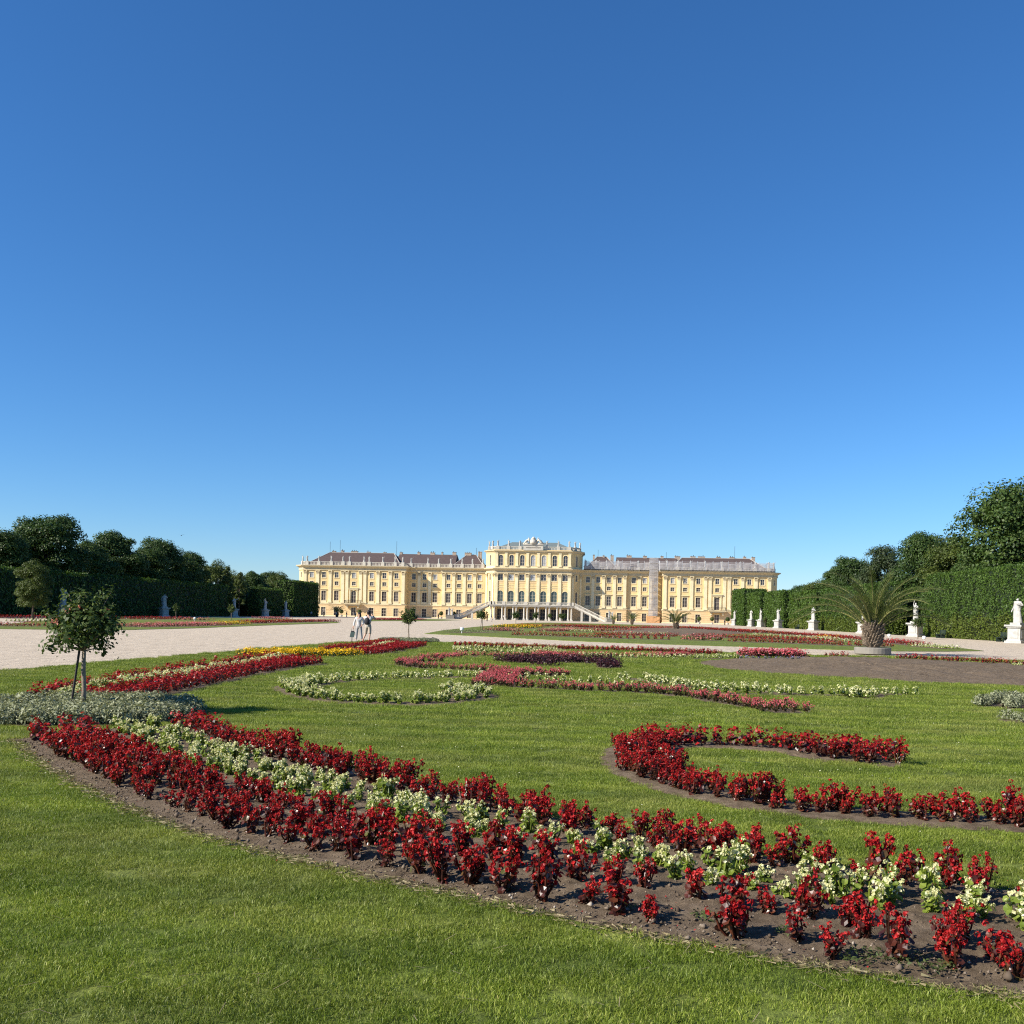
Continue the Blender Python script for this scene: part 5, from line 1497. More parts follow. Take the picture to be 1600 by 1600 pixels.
def along(line, W, kind, key, step=0.25):
    L = plen(line); n = max(2, int(L / step))
    q = resample(line, n); w = np.interp(np.linspace(0, 1, n), np.linspace(0, 1, len(W)), W)
    t = np.gradient(q, axis=0); t /= (np.linalg.norm(t, axis=1, keepdims=True) + 1e-9)
    for i in range(n):
        k = max(1, round(w[i] / step))
        for j in range(k):
            sd = '' if k == 1 else ', ' + (['one side', 'other side'] if k == 2 else ['one side', 'middle', 'other side'] if k == 3 else ['one side', 'second file', 'third file', 'fourth file', 'fifth file', 'sixth file', 'far side'] )[min(j, 6)]
            nm_ = key[4:] if key[:4] == 'near' else key
            lb = ('%s begonia, %s along the %s%s' % (WORD.get(kind, ''), nth(i + 1), SCROLL.get(nm_, 'thin scroll rows by the cross path'), sd), '%s begonias of the lawn scrolls' % WORD.get(kind, ''))
            o = ((j + .5) / k - .5) * w[i]
            spots[kind].append((q[i, 0] - t[i, 1] * o + rg.gauss(0, .03), q[i, 1] + t[i, 0] * o + rg.gauss(0, .03), 0.045, rg.uniform(.8, 1.15), lb))
along(c_red, W_CR, 'red', 'cred', .185); along(c_white, W_CW, 'white', 'cwhite', .235)
for key, (pts_, w) in STRIPS.items():
    kind, nm = key.split('/')
    d = np.mean([p[1] for p in pts_])
    far = d > 62
    step = (0.2 if kind == 'pink' else 0.24) if not far else 0.50 if d < 130 else 0.8
    line = smooth_line(pts_, 60, 1)
    n0 = len(spots[kind])
    along(line, np.full(60, w), kind, ('far' if far else 'near') + nm, step)
    if far:
        f = {0.5: 1.5, 0.8: 2.2}[step]
        for i in range(n0, len(spots[kind])):
            x, y, z, s, k = spots[kind][i]
            spots[kind][i] = (x, y, z, s * (f if True else 1), k)
    if kind == 'pink' and not far:
        for i in range(n0, len(spots[kind])):
            x, y, z, s, k = spots[kind][i]; spots[kind][i] = (x, y, z, s * .8, k)
    if nm == 'k1' or (kind == 'pink' and nm == 'm3'):
        for i in range(n0, len(spots[kind])):
            x, y, z, s, k = spots[kind][i]; spots[kind][i] = (x, y, z, s * (1.55 if far else 2.0), k)
# circles of silver leaves round the two standard trees
for (cx, cy), rad, n in ((OUTLINE['pts'][0], 1.75, 260), (OUTLINE['pts'][1], 1.65, 170)):
    SOIL_POLYS.append([(cx + (rad + .12) * math.cos(a), cy + (rad + .12) * math.sin(a)) for a in np.linspace(0, 6.283, 30)])
    mbs = MB(); mbs.prism([(cx + (rad + .1) * math.cos(a), cy + (rad + .1) * math.sin(a)) for a in np.linspace(0, 6.283, 49)[:-1]], 0.0, 0.04)
    tag(mbs.build('bed_soil', M_SOIL), kind='structure')
    for i in range(n):
        a = i * 2.39996; rr = rad * math.sqrt((i + .5) / n)
        spots['silver'].append((cx + rr * math.cos(a) + rg.gauss(0, .03), cy + rr * math.sin(a) + rg.gauss(0, .03), 0.04, rg.uniform(.8, 1.25), 'ring'))

in_frame = lambda x, y: y > 3.2 and abs((x - CAM[0]) * math.cos(R(4.76)) + y * math.sin(R(4.76))) < 0.545 * (y * math.cos(R(4.76)) - (x - CAM[0]) * math.sin(R(4.76))) + 0.5
NVAR = 12
total_ind = 0
for kind in ('red', 'white', 'pink'):
    det = [detail_plant(kind, 100 * len(kind) + i) for i in range(NVAR)]
    ml, mbm = PLANT_MATS[kind]
    lm = [d[0].mesh('leaves', ml) for d in det]; bm_ = [d[1].mesh('blossoms', mbm) for d in det]
    jm = [join_mb(*d).mesh(kind + '_begonia', [ml, mbm]) for d in det]
    sp = sorted([s for s in spots[kind] if in_frame(s[0], s[1])], key=lambda s: (s[0] - CAM[0]) ** 2 + s[1] ** 2)
    rest = [s for s in spots[kind] if not in_frame(s[0], s[1]) and s[1] < 60]
    ind = sp[:300]; rest += sp[300:]
    spots[kind] = rest
    for i, (x, y, z, s, key) in enumerate(ind):
        v = rg.randrange(NVAR); rz = rg.uniform(0, 6.28)
        lab, grp = key
        if math.hypot(x - CAM[0], y) < 9.5:
            r = empty(kind + '_begonia', (x, y, z), rz); r.scale = (s, s, s * rg.uniform(.9, 1.1))
            link('leaves', lm[v], (0, 0, 0), 0, r); link('blossoms', bm_[v], (0, 0, 0), 0, r)
        else:
            r = link(kind + '_begonia', jm[v], (x, y, z), rz, None, s)
        r.rotation_euler = (rg.gauss(0, .12), rg.gauss(0, .12), rz)
        tag(r, lab, 'begonia', grp)

MASS = {'red': 'massed scarlet begonias in the farther beds', 'white': 'massed cream begonias in the farther beds', 'pink': 'massed pink begonias in the farther beds',
        'yellow': 'yellow marigolds massed in the far strips', 'purple': 'dark purple leafy clump on the middle lawn', 'lavender': 'low lavender edging under a pink block', 'silver': 'silver grey leafy ground cover round the small trees'}
NAMES = {'red': 'begonia_mass', 'white': 'begonia_mass', 'pink': 'begonia_mass', 'yellow': 'marigold_mass', 'purple': 'purple_foliage_mass', 'lavender': 'lavender_mass', 'silver': 'silver_leaf_mass'}
for kind, sp in spots.items():
    if not sp: continue
    for zone, sel in (('near', [s for s in sp if s[1] < 62]), ('far', [s for s in sp if s[1] >= 62])):
        if not sel: continue
        nl, nb = (22, 24) if zone == 'near' else (12, 12)
        if kind == 'silver': nl, nb = (110, 150) if zone == 'near' else (14, 20)
        if kind == 'purple': nl, nb = 30, 40
        tp = [low_plant(kind, 7 * i + 3, nl, nb) for i in range(6)]
        Vs = []; Fs = []; Ms = []; off = 0
        for x, y, z, s, key in sel:
            V, F, M = tp[rg.randrange(6)]
            a = rg.uniform(0, 6.28); c, sn = math.cos(a), math.sin(a)
            W = np.empty_like(V)
            W[:, 0] = (V[:, 0] * c - V[:, 1] * sn) * s + x; W[:, 1] = (V[:, 0] * sn + V[:, 1] * c) * s + y; W[:, 2] = V[:, 2] * s * (0.8 if s > 2 else 1) + z
            Vs.append(W); Fs.append(F + off); Ms.append(M); off += len(V)
        o = link(NAMES[kind], np_mesh(NAMES[kind], np.concatenate(Vs), np.concatenate(Fs), list(PLANT_MATS[kind]), np.concatenate(Ms)))
        tag(o, (MASS[kind] if zone == 'near' else MASS[kind] + ' beyond the cross path'), 'flowers' if kind not in ('silver', 'purple') else 'foliage', None, 'stuff')
        print('mass', kind, zone, len(sel), off)

# soil crumbs and stones on the front beds
rng = np.random.default_rng(5)
P = []
for lo, hi, n in ((main_lo, main_hi, 13000),):
    a = np.asarray(resample(lo, 400)); b = np.asarray(resample(hi, 400))
    i = rng.integers(0, 400, n); s = rng.random(n)[:, None]
    q = a[i] * (1 - s) + b[i] * s
    P.append(np.c_[q, np.full(n, .055)])
P = np.concatenate(P)
n = len(P); sz = (np.abs(rng.normal(0, .0045, n)) + .003) * np.where(rng.random(n) < .04, 2.6, 1)
oct_ = np.array([(1, 0, 0), (0, 1, 0), (-1, 0, 0), (0, -1, 0), (0, 0, 1), (0, 0, -1)], dtype=float)
V = P[:, None, :] + (oct_[None] * rng.uniform(.5, 1.2, (n, 6, 1))) * sz[:, None, None]
zs = np.array([fbm(p[0], p[1], 3.5) * .018 + fbm(p[0], p[1], 11) * .0144 + .032 + .033 for p in P]); V[:, :, 2] += (zs - .055)[:, None]
tri = np.array([(0, 1, 4), (1, 2, 4), (2, 3, 4), (3, 0, 4), (1, 0, 5), (2, 1, 5), (3, 2, 5), (0, 3, 5)])
F = (tri[None] + (np.arange(n) * 6)[:, None, None]).reshape(-1, 3)
M_CRUMB = foliage('soil_crumbs', [(0.0, (0.055, 0.040, 0.028)), (0.6, (0.12, 0.09, 0.065)), (0.9, (0.20, 0.16, 0.12)), (1.0, (0.42, 0.37, 0.30))], 0.0, 0.95, None, 0.1)
tag(link('soil_crumbs', np_mesh('soil_crumbs', V.reshape(-1, 3), F, M_CRUMB)), 'loose soil crumbs and small stones on the front bed', 'soil', None, 'stuff')

# straw coloured dry blades lying along the cut lawn edge
rng = np.random.default_rng(31)
ed = np.asarray(resample(main_lo, 800)); n = 4200
i = rng.integers(0, 800, n); q = ed[i] + rng.normal(0, .05, (n, 2)) - np.array([0, .03])
a = rng.uniform(0, 6.28, n); l = rng.uniform(.012, .035, n); w_ = .0013
dx, dy = np.cos(a), np.sin(a); z = rng.uniform(.036, .052, n)
V = np.empty((n, 4, 3))
for k, (s1, s2) in enumerate(((-1, -1), (1, -1), (1, 1), (-1, 1))):
    V[:, k, 0] = q[:, 0] + dx * l * s1 - dy * w_ * s2; V[:, k, 1] = q[:, 1] + dy * l * s1 + dx * w_ * s2; V[:, k, 2] = z + (s1 > 0) * rng.uniform(-.004, .012, n)
# a few long pale straws out on the lawn
n2 = 260; ys = 3.6 + rng.random(n2) ** 1.6 * 9; xs = CAM[0] - .083 * ys + rng.uniform(-.55, .55, n2) * ys; a2 = rng.uniform(0, 6.28, n2); l2 = rng.uniform(.02, .05, n2)
ok = pip(xs, ys, OUTLINE['lawn_near']) & ~pip(xs, ys, SOIL_POLYS[0]); xs, ys, a2, l2 = xs[ok], ys[ok], a2[ok], l2[ok]; n2 = len(xs)
V2 = np.empty((n2, 4, 3))
for k, (s1, s2) in enumerate(((-1, -1), (1, -1), (1, 1), (-1, 1))):
    V2[:, k, 0] = xs + np.cos(a2) * l2 * s1 - np.sin(a2) * .0016 * s2; V2[:, k, 1] = ys + np.sin(a2) * l2 * s1 + np.cos(a2) * .0016 * s2; V2[:, k, 2] = .058 + (s1 > 0) * .01
V = np.concatenate([V, V2]); n += n2
tag(link('dry_grass', np_mesh('dry_grass', V.reshape(-1, 3), np.arange(4 * n).reshape(n, 4), foliage('dry_grass_blades', [(0, (.17, .15, .07)), (.6, (.27, .22, .115)), (1, (.40, .33, .20))], .2))), 'straw coloured dry grass along the cut edge of the front bed', 'grass', None, 'stuff')

# fallen petals and clover heads
rng = np.random.default_rng(41)
a = np.asarray(resample(main_lo, 400)); b = np.asarray(resample(main_hi, 400)); n = 420
i = rng.integers(0, 400, n); s = rng.uniform(-.06, 1.08, n)[:, None]; q = a[i] * (1 - s) + b[i] * s + rng.normal(0, .05, (n, 2))
V, F = leaf_quads(np.c_[q, np.full(n, .078)], rng.normal(0, .5, (n, 3)) + np.array([0, 0, 1]), rng.uniform(.008, .018, n), .8, rng)
tag(link('fallen_petals', np_mesh('fallen_petals', V, F, foliage('fallen_petal', [(0, (.30, .02, .02)), (.6, (.45, .04, .035)), (.8, (.55, .36, .25)), (1, (.7, .66, .5))], .2))), 'fallen petals scattered over the front bed', 'petals', None, 'stuff')
n = 800; y = rng.uniform(8, 34, n); x = CAM[0] - .083 * y + rng.uniform(-.56, .56, n) * y
ok = pip(x, y, OUTLINE['lawn_near'])
for poly in SOIL_POLYS: ok &= ~pip(x, y, poly)
x, y = x[ok], y[ok]; n = len(x)
V, F = leaf_quads(np.c_[x, y, np.full(n, .065)], rng.normal(0, .4, (n, 3)) + np.array([0, -.4, 1]), rng.uniform(.009, .02, n), .9, rng)
tag(link('clover_flowers', np_mesh('clover_flowers', V, F, foliage('clover_petals', [(0, (.45, .46, .26)), (1, (.70, .70, .52))], .2))), 'tiny pale clover heads dotted over the lawn', 'clover', None, 'stuff')

# weeds creeping on the front bed
rng = np.random.default_rng(9)
Pw = []
for (cx, cy, r_, n) in ((22.05, 5.02, .14, 160), (22.32, 4.95, .16, 190), (21.35, 5.55, .10, 90), (21.75, 5.35, .07, 60), (20.9, 5.65, .06, 50)):
    a = rng.uniform(0, 6.28, n); q = r_ * np.sqrt(rng.random(n)); Pw.append(np.c_[cx + q * np.cos(a), cy + q * np.sin(a) * .8, .06 + rng.random(n) * .03])
Pw = np.concatenate(Pw)
V, F = leaf_quads(Pw, rng.normal(0, .5, (len(Pw), 3)) + np.array([0, 0, 1]), .022 * rng.uniform(.6, 1.4, len(Pw)), .5, rng)
tag(link('weeds', np_mesh('weeds', V, F, foliage('weed_leaves', [(0, (.05, .075, .02)), (1, (.12, .15, .05))], .3))), 'low green weeds creeping over the bare soil of the front bed', 'weeds', None, 'stuff')

# ------------------------------------------------------------------ grass blades on the near lawn
rng = np.random.default_rng(21)
def tuft(seed, nb, rad, l0, l1, w):
    rg2 = np.random.default_rng(seed)
    V = []; F = []
    for i in range(nb):
        a = rg2.uniform(0, 6.28); q = rad * math.sqrt(rg2.random()); x, y = q * math.cos(a), q * math.sin(a)
        L = rg2.uniform(l0, l1); t = rg2.uniform(0, 6.28); lean = rg2.uniform(.35, 1.1) * L; dx, dy = math.cos(t), math.sin(t)
        b = rg2.uniform(0, 6.28); ux, uy = math.cos(b) * w, math.sin(b) * w
        z1 = math.sqrt(max(.1, 1 - (lean / L) ** 2 * .5)) * L * .62; z2 = math.sqrt(max(.05, 1 - (lean / L) ** 2 * .8)) * L
        k = len(V)
        V += [(x - ux, y - uy, -.004), (x + ux, y + uy, -.004), (x + dx * lean * .38 + ux * .8, y + dy * lean * .38 + uy * .8, z1), (x + dx * lean * .38 - ux * .8, y + dy * lean * .38 - uy * .8, z1), (x + dx * lean, y + dy * lean, z2)]
        F += [(k, k + 1, k + 2), (k, k + 2, k + 3), (k + 3, k + 2, k + 4)]
    return np_mesh('grass_tuft', V, F, M_GRASS)
tcol = bpy.data.collections.new('grass_tufts')
for i in range(6):
    tcol.objects.link(bpy.data.objects.new('grass_tuft', tuft(i, 135, .085, .012, .030, .0013)))
def lawn_points(ymin, ymax, dens):
    A = 0; out = []
    n = int((ymax - ymin) * (1.60 * ymax + 4) * dens)
    y = rng.uniform(ymin, ymax, n); x = CAM[0] - y * 0.083 + rng.uniform(-1, 1, n) * (0.80 * ymax + 2.0)
    ok = (np.abs((x - CAM[0]) + y * 0.083) < 0.72 * y + 1.6) & pip(x, y, OUTLINE['lawn_near'])
    x, y = x[ok], y[ok]
    for poly in SOIL_POLYS:
        px = [p[0] for p in poly]; py = [p[1] for p in poly]
        if min(py) > ymax or max(py) < ymin: continue
        k = ~pip(x + rng.normal(0, .028, len(x)), y + rng.normal(0, .028, len(x)), poly); x, y = x[k], y[k]
    return np.c_[x, y]
bands = [(1.6, 7, 190, 1.0), (7, 11, 150, 1.05), (11, 16, 85, 1.3), (16, 24, 42, 1.8), (24, 36, 16, 2.4), (36, 62, 5.5, 3.4)]
PP = []; SS = []
for a, b, d, s in bands:
    q = lawn_points(a, b, d); PP.append(q); SS.append(np.full(len(q), s))
PP = np.concatenate(PP); SS = np.concatenate(SS) * rng.uniform(.75, 1.25, len(PP))
me = bpy.data.meshes.new('grass')
me.vertices.add(len(PP)); me.vertices.foreach_set('co', np.c_[PP, np.full(len(PP), .03)].astype(np.float32).ravel())
at = me.attributes.new('tuft_scale', 'FLOAT', 'POINT'); at.data.foreach_set('value', SS.astype(np.float32))
me.materials.append(M_GRASS)
go = link('grass', me)
tag(go, 'short mown grass blades of the near lawn', 'grass', None, 'stuff')
ng = bpy.data.node_groups.new('scatter_grass', 'GeometryNodeTree')
ng.interface.new_socket('Geometry', in_out='INPUT', socket_type='NodeSocketGeometry'); ng.interface.new_socket('Geometry', in_out='OUTPUT', socket_type='NodeSocketGeometry')
gi = ng.nodes.new('NodeGroupInput'); gout = ng.nodes.new('NodeGroupOutput')
ci = ng.nodes.new('GeometryNodeCollectionInfo'); ci.inputs['Collection'].default_value = tcol; ci.inputs['Separate Children'].default_value = True; ci.inputs['Reset Children'].default_value = True
ip = ng.nodes.new('GeometryNodeInstanceOnPoints'); ip.inputs['Pick Instance'].default_value = True
rv = ng.nodes.new('FunctionNodeRandomValue'); rv.data_type = 'FLOAT_VECTOR'; rv.inputs[0].default_value = (-.12, -.12, 0); rv.inputs[1].default_value = (.12, .12, 6.283)
na = ng.nodes.new('GeometryNodeInputNamedAttribute'); na.data_type = 'FLOAT'; na.inputs['Name'].default_value = 'tuft_scale'
ng.links.new(gi.outputs[0], ip.inputs['Points']); ng.links.new(ci.outputs[0], ip.inputs['Instance']); ng.links.new(rv.outputs[0], ip.inputs['Rotation']); ng.links.new(na.outputs[0], ip.inputs['Scale']); ng.links.new(ip.outputs[0], gout.inputs[0])
md = go.modifiers.new('scatter', 'NODES'); md.node_group = ng
print('grass tufts', len(PP))

# ------------------------------------------------------------------ people
M_SKIN = simple('skin', (0.52, 0.31, 0.22), 0.6, 0.08)
M_HAIR = simple('dark_hair', (0.022, 0.015, 0.013), 0.5, 0.2)
M_WHITEC = simple('white_cloth', (0.52, 0.51, 0.49), 0.85, 0.06)
M_GREYC = simple('light_grey_cloth', (0.36, 0.345, 0.33), 0.85, 0.08)
M_KHAKI = simple('beige_cloth', (0.40, 0.34, 0.27), 0.85, 0.08)
M_BLACKC = simple('black_cloth', (0.018, 0.018, 0.021), 0.7, 0.2)
M_SIGN = simple('green_sign_board', (0.035, 0.06, 0.05), 0.5, 0.1)
M_SHOE = simple('white_shoe', (0.7, 0.68, 0.66), 0.6, 0.05)

def clothing(j, keys, edges, grow, mat, name, parent, root):
    q = {k: (j[k][0], tuple(r + grow for r in (j[k][1] if isinstance(j[k][1], tuple) else (j[k][1],) * 2))) for k in keys}
    names = list(q); 
    return link(name, skin_mesh(name, q, edges, mat, 1, names.index(root)), (0, 0, 0), 0, parent)
def half_pt(j, a, b, t, r, key):
    A = Vector(j[a][0]); B = Vector(j[b][0]); j[key] = (tuple(A.lerp(B, t)), r)
def person(x, y, rz, s, label, pose, top, bottom, shorts, hair_long, sleeve_full, shoes=M_SHOE, group=None, name='person'):
    r = empty(name, (x, y, 0.005), rz); r.scale = (s, s, s)
    j, e = body(**pose)
    j['nose'] = ((j['head'][0][0], j['head'][0][1] - .095, j['head'][0][2] + .035), .014); e.append(('head', 'nose'))
    link('body', skin_mesh('body', j, e, M_SKIN, 1), (0, 0, 0), 0, r)
    for sfx in 'LR':
        half_pt(j, 'sh' + sfx, 'el' + sfx, .62, .05, 'sl' + sfx); half_pt(j, 'knee' + sfx, 'ank' + sfx, .05 if shorts else .96, .072 if shorts else .05, 'hem' + sfx)
    pv = j['pelvis'][0]
    j['tail'] = ((pv[0], 0, .80), (.155, .125)); j['waist'] = ((pv[0] * .5, 0, 1.03), (.105, .085)); j['collar'] = ((0, 0, 1.41), .045)
    tk = ['tail', 'pelvis', 'spine', 'chest', 'collar', 'shL', 'shR', 'slL', 'slR']; te = [('tail', 'pelvis'), ('chest', 'collar'), ('pelvis', 'spine'), ('spine', 'chest'), ('chest', 'shL'), ('chest', 'shR'), ('shL', 'slL'), ('shR', 'slR')]
    if sleeve_full:
        tk = ['tail', 'pelvis', 'spine', 'chest', 'collar', 'shL', 'shR', 'elL', 'elR', 'wrL', 'wrR']; te = [('tail', 'pelvis'), ('chest', 'collar'), ('pelvis', 'spine'), ('spine', 'chest'), ('chest', 'shL'), ('chest', 'shR'), ('shL', 'elL'), ('shR', 'elR'), ('elL', 'wrL'), ('elR', 'wrR')]
    clothing(j, tk, te, .022, top, 'shirt', r, 'chest')
    bk = ['waist', 'pelvis', 'hipL', 'hipR', 'kneeL', 'kneeR', 'hemL', 'hemR']; be = [('waist', 'pelvis'), ('pelvis', 'hipL'), ('pelvis', 'hipR'), ('hipL', 'kneeL'), ('hipR', 'kneeR'), ('kneeL', 'hemL'), ('kneeR', 'hemR')]
    clothing(j, bk, be, .026, bottom, 'shorts' if shorts else 'trousers', r, 'pelvis')
    hd = Vector(j['head'][0]); hm = MB()
    def blob(c, rx, ry, rz, n=14, k=9):
        o = len(hm.v)
        for i in range(k + 1):
            t = math.pi * i / k
            for q in range(n):
                p = 2 * math.pi * q / n; wv = 1 + .05 * math.sin(5 * p + 3 * t)
                hm.v.append((hd.x + c[0] + rx * wv * math.sin(t) * math.cos(p), hd.y + c[1] + ry * wv * math.sin(t) * math.sin(p), hd.z + c[2] + rz * math.cos(t)))
        for i in range(k):
            for q in range(n):
                q2 = (q + 1) % n; hm.f.append((o + i * n + q, o + (i + 1) * n + q, o + (i + 1) * n + q2, o + i * n + q2)); hm.m.append(0)
    blob((0, .03, .085), .098, .098, .115)
    if hair_long: blob((0, .07, -.05), .115, .055, .19)
    else: blob((0, .055, .03), .085, .06, .10)
    link('hair', hm.mesh('hair', M_HAIR, True), (0, 0, 0), 0, r)
    for sfx in 'LR':
        m = MB(); a = j['ank' + sfx][0]; m.box(a[0] - .045, a[0] + .045, a[1] - .19, a[1] + .07, 0, .085, 0, .012); link('shoe', m.mesh('shoe', shoes), (0, 0, 0), 0, r)
    tag(r, label, 'person', group)
    return r, j
stand = dict(elL=(.25, .03, 1.1), wrL=(.26, -.04, .86), elR=(-.25, .03, 1.1), wrR=(-.26, -.04, .86))
w, jw = person(7.15, 56.6, R(6), 0.99, 'person in white blouse and light trousers posing with a handbag on the gravel', dict(elL=(.30, .06, 1.12), wrL=(.20, -.05, .96), elR=(-.27, .03, 1.1), wrR=(-.30, -.06, .86), knR=(-.12, -.05, .48), anR=(-.15, -.03, .08), knL=(.13, -.02, .48), anL=(.19, -.02, .08), head=(.02, -.03, 1.51)), M_WHITEC, M_GREYC, False, True, True)
hb = empty('handbag', (7.15 - .33, 56.6 - .11, .40), R(6))
m = MB(); m.box(-.11, .11, -.05, .05, 0, .2, 0, .02); m.build('bag_body', M_BLACKC, hb)
m = MB(); m.tube([(-.07, 0, .19), (-.05, 0, .34), (0, 0, .40), (.05, 0, .34), (.07, 0, .19)], .008, 5); m.build('handle', M_BLACKC, hb)
tag(hb, 'small dark handbag hanging from the posing person\'s hand', 'handbag')
mn, jm_ = person(8.0, 55.3, R(172), 1.04, 'person in pale shirt and beige shorts raising both arms to photograph', dict(elL=(.36, -.12, 1.28), wrL=(.14, -.30, 1.46), elR=(-.36, -.12, 1.28), wrR=(-.10, -.30, 1.46), knL=(.16, -.06, .47), anL=(.27, .10, .08), knR=(-.09, -.02, .48), anR=(-.08, .05, .08), head=(0, -.05, 1.53)), M_WHITEC, M_KHAKI, True, False, False, simple('dark_shoe', (.12, .07, .06), .6))
bp = empty('backpack', (8.0, 55.3, .0), R(172)); bp.scale = (1.04,) * 3
bj = {'a': ((0, .20, 1.36), (.13, .08)), 'b': ((0, .225, 1.14), (.18, .10)), 'c': ((0, .21, .92), (.16, .09))}
link('pack', skin_mesh('pack', bj, [('a', 'b'), ('b', 'c')], M_BLACKC, 1), (0, 0, 0), 0, bp)
for s in (-1, 1):
    m = MB(); m.tube([(s * .1, .15, 1.4), (s * .11, .02, 1.46), (s * .115, -.12, 1.38), (s * .12, -.11, 1.15), (s * .13, .12, 1.0)], .018, 5); m.build('strap', M_BLACKC, bp)
tag(bp, 'black backpack worn by the person taking the picture', 'backpack')
ph = MB(); ph.box(-.04, .04, -.006, .006, -.075, .075); o = ph.build('phone', M_BLACKC); o.location = (8.0 + .02, 55.3 + .36, 1.58); tag(o, 'small dark phone held up by the person with the backpack', 'phone')

# distant strollers
tiny = [(-61.0, 296.0, .2, M_BLACKC, M_BLACKC, 'far away person in black before the palace corner palm'), (-57.5, 297, 1.4, M_WHITEC, M_BLACKC, 'far away person in a white top near the palace corner palm'),
        (-55.0, 300, 2.4, M_BLACKC, M_GREYC, 'far away person in a dark top under the first balcony'), (-51.8, 298, 3.4, M_KHAKI, M_BLACKC, 'far away person in a beige top past the first balcony'),
        (-68.5 + 6.8, 285, .9, M_GREYC, M_BLACKC, 'far away person in grey at the dark hedge end'), (-6.6, 252, .4, M_BLACKC, M_BLACKC, 'dark clad distant walker on the gravel before the stairs'),
        (-5.2, 250, 2.0, M_BLACKC, M_GREYC, 'distant walker beside the dark clad one before the stairs'), (-29.5, 318, 1.0, M_BLACKC, M_BLACKC, 'far away dark figure at the palace wing wall'),
        (-8.5, 318, 1.9, M_WHITEC, M_BLACKC, 'far away person in a white top by the stairs foot'), (58.5, 296, 2.2, M_BLACKC, M_BLACKC, 'far away dark figure beside the last white statue')]
tp_, _ = person(tiny[0][0], tiny[0][1], tiny[0][2], 1.02, tiny[0][5], stand, tiny[0][3], tiny[0][4], False, False, True, M_BLACKC, 'distant strollers near the palace')
for x, y, rz, a, b, lab in tiny[1:]:
    r = tp_.copy(); C.objects.link(r); r.location = (x, y, .005); r.rotation_euler = (0, 0, rz)
    for ch in list(tp_.children):
        c = ch.copy(); c.parent = r; C.objects.link(c)
        mt = a if ch.name.startswith('shirt') else b if ch.name.startswith('trousers') else None
        if mt is not None: c.data = ch.data.copy(); c.data.materials[0] = mt
    tag(r, lab, 'person', 'distant strollers near the palace')

# little sign, floodlights, benches, birds
sg = empty('garden_sign', (7.3, 54.4, .03))
m = MB(); m.box(-.02, .02, -.015, .015, 0, .32); m.box(-.06, .06, -.06, .06, 0, .03); m.build('post', M_BLACK, sg)
m = MB(); v = [(-.13, -.03, .26), (.11, -.03, .26), (.15, .06, .55), (-.09, .06, .55)]
m.poly(v); m.poly([(x, y + .02, z) for x, y, z in reversed(v)])
for i in range(4):
    a, b = v[i], v[(i + 1) % 4]; m.poly([a, (a[0], a[1] + .02, a[2]), (b[0], b[1] + .02, b[2]), b])
m.build('board', M_SIGN, sg)
tag(sg, 'small dark green slanted notice board on a post by the posing pair', 'sign')
lampw = simple('white_lamp_housing', (.8, .8, .78), .4, .03)
for k, (x, y, lab) in enumerate(((9.2, 86.0, 'small white floodlight on the tip of the second parterre'), (-32.0, 128.0, 'small white floodlight on the far parterre edge'), (-45.0, 118.0, 'small white floodlight below a shaded grey statue'),
                                 (51.0, 95.0, 'small white floodlight beside the cream flower strip under the tall hedge'), (51.0, 106.0, 'small white floodlight just left of the pale stemmed little tree'))):
    r = empty('floodlight', (x, y, .02))
    m = MB(); m.tube([(0, 0, 0), (0, 0, .2)], .03, 6); m.build('stem', lampw, r)
    m = MB(); m.lathe([(.06, .2), (.15, .28), (.17, .4), (.14, .5), (.03, .53)], (0, 0), 12); m.build('housing', lampw, r)
    tag(r, lab, 'floodlight', 'white floodlights in the lawns')
M_BENCH = simple('dark_green_bench_paint', (.018, .032, .024), .6, .2)
bparts = []
m = MB()
for k in range(4): m.box(-1.0, 1.0, -.22 + k * .12, -.12 + k * .12, .43, .465)
bparts.append(('seat', m.mesh('seat', M_BENCH)))
m = MB()
for k in range(4): m.box(-1.0, 1.0, .26 + .02 * k, .29 + .02 * k, .55 + k * .11, .64 + k * .11)
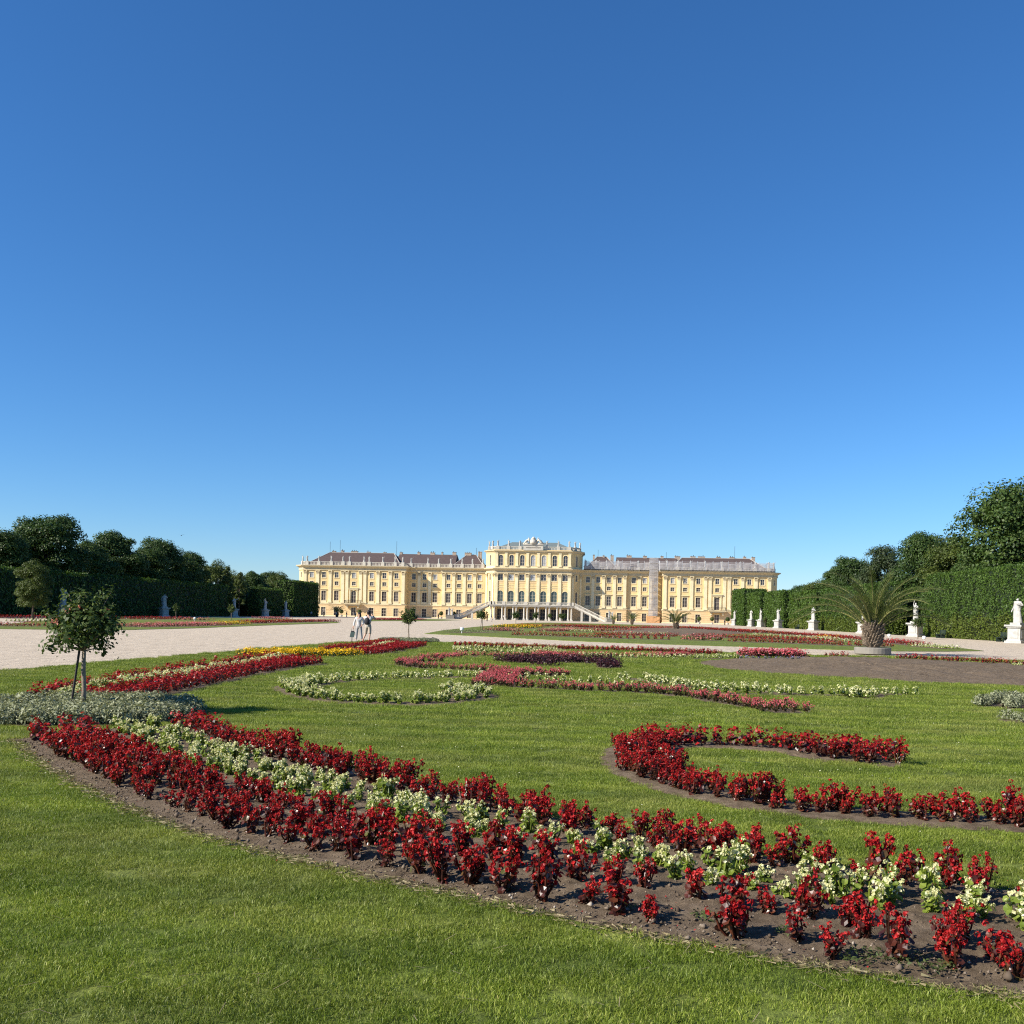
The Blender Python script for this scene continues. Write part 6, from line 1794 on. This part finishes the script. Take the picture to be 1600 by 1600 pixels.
bparts.append(('backrest', m.mesh('backrest', M_BENCH)))
m = MB(); m.box(-.04, .04, -.2, .3, 0, .43); m.box(-.03, .03, .27, .37, .43, 1.0); leg = m.mesh('leg', M_BENCH)
for k, (y, lab) in enumerate(((122.5, 'dark green garden bench against the bright hedge, next to the statue with raised arm'), (104.5, 'dark green garden bench against the bright hedge, next to the biggest statue'), (207, 'dark green garden bench by the shorter bright hedge'))):
    r = empty('garden_bench', (61.6, y, 0), R(-90))
    for nme, me_ in bparts: link(nme, me_, (0, 0, 0), 0, r)
    for dx in (-.8, .8): link('leg', leg, (dx, 0, 0), 0, r)
    tag(r, lab, 'bench', 'benches along the bright hedge')
# sculpture groups at the foot of the stairs
for s, lab in ((-1, 'grey stone figure group on a block left of the grand stairs'), (1, 'grey stone figure group on a block right of the grand stairs')):
    r = empty('sculpture_group', (PX + s * 26.5, 329, 0))
    m = MB(); m.box(-1.3, 1.3, -.9, .9, 0, 1.1); m.box(-1.45, 1.45, -1.05, 1.05, 0, .25); m.box(-1.4, 1.4, -1, 1, 1.1, 1.25); link('pedestal', m.mesh('pedestal', M_STONE2), (0, 0, 0), 0, r)
    link('figure', STATUE[0], (-.45, 0, 1.25), .5, r, 1.6); link('figure', STATUE[2], (.5, .1, 1.25), -.6, r, 1.4)
    tag(r, lab, 'sculpture', 'sculpture groups at the stairs')
for k, (x, y, z, lab) in enumerate(((63.5, 97.0, 22.9, 'tiny dark bird flying high over the sunlit hedge'), (-30.0, 118.5, 10.6, 'tiny dark bird flying over the shaded trees'))):
    m = MB(); m.tube([(-.16, 0, 0), (0, 0, .02), (.18, 0, 0)], [.015, .045, .01], 6)
    for s in (-1, 1):
        m.poly([(.05, 0, .02), (-.06, 0, .02), (-.10, s * .28, .12), (-.02, s * .30, .13)]); m.poly([(-.02, s * .30, .13), (-.10, s * .28, .12), (-.14, s * .52, .06)])
    o = m.build('bird', M_BLACKC); o.location = (x, y, z); o.rotation_euler = (0, 0, .6 + k); tag(o, lab, 'bird', 'birds in the sky')
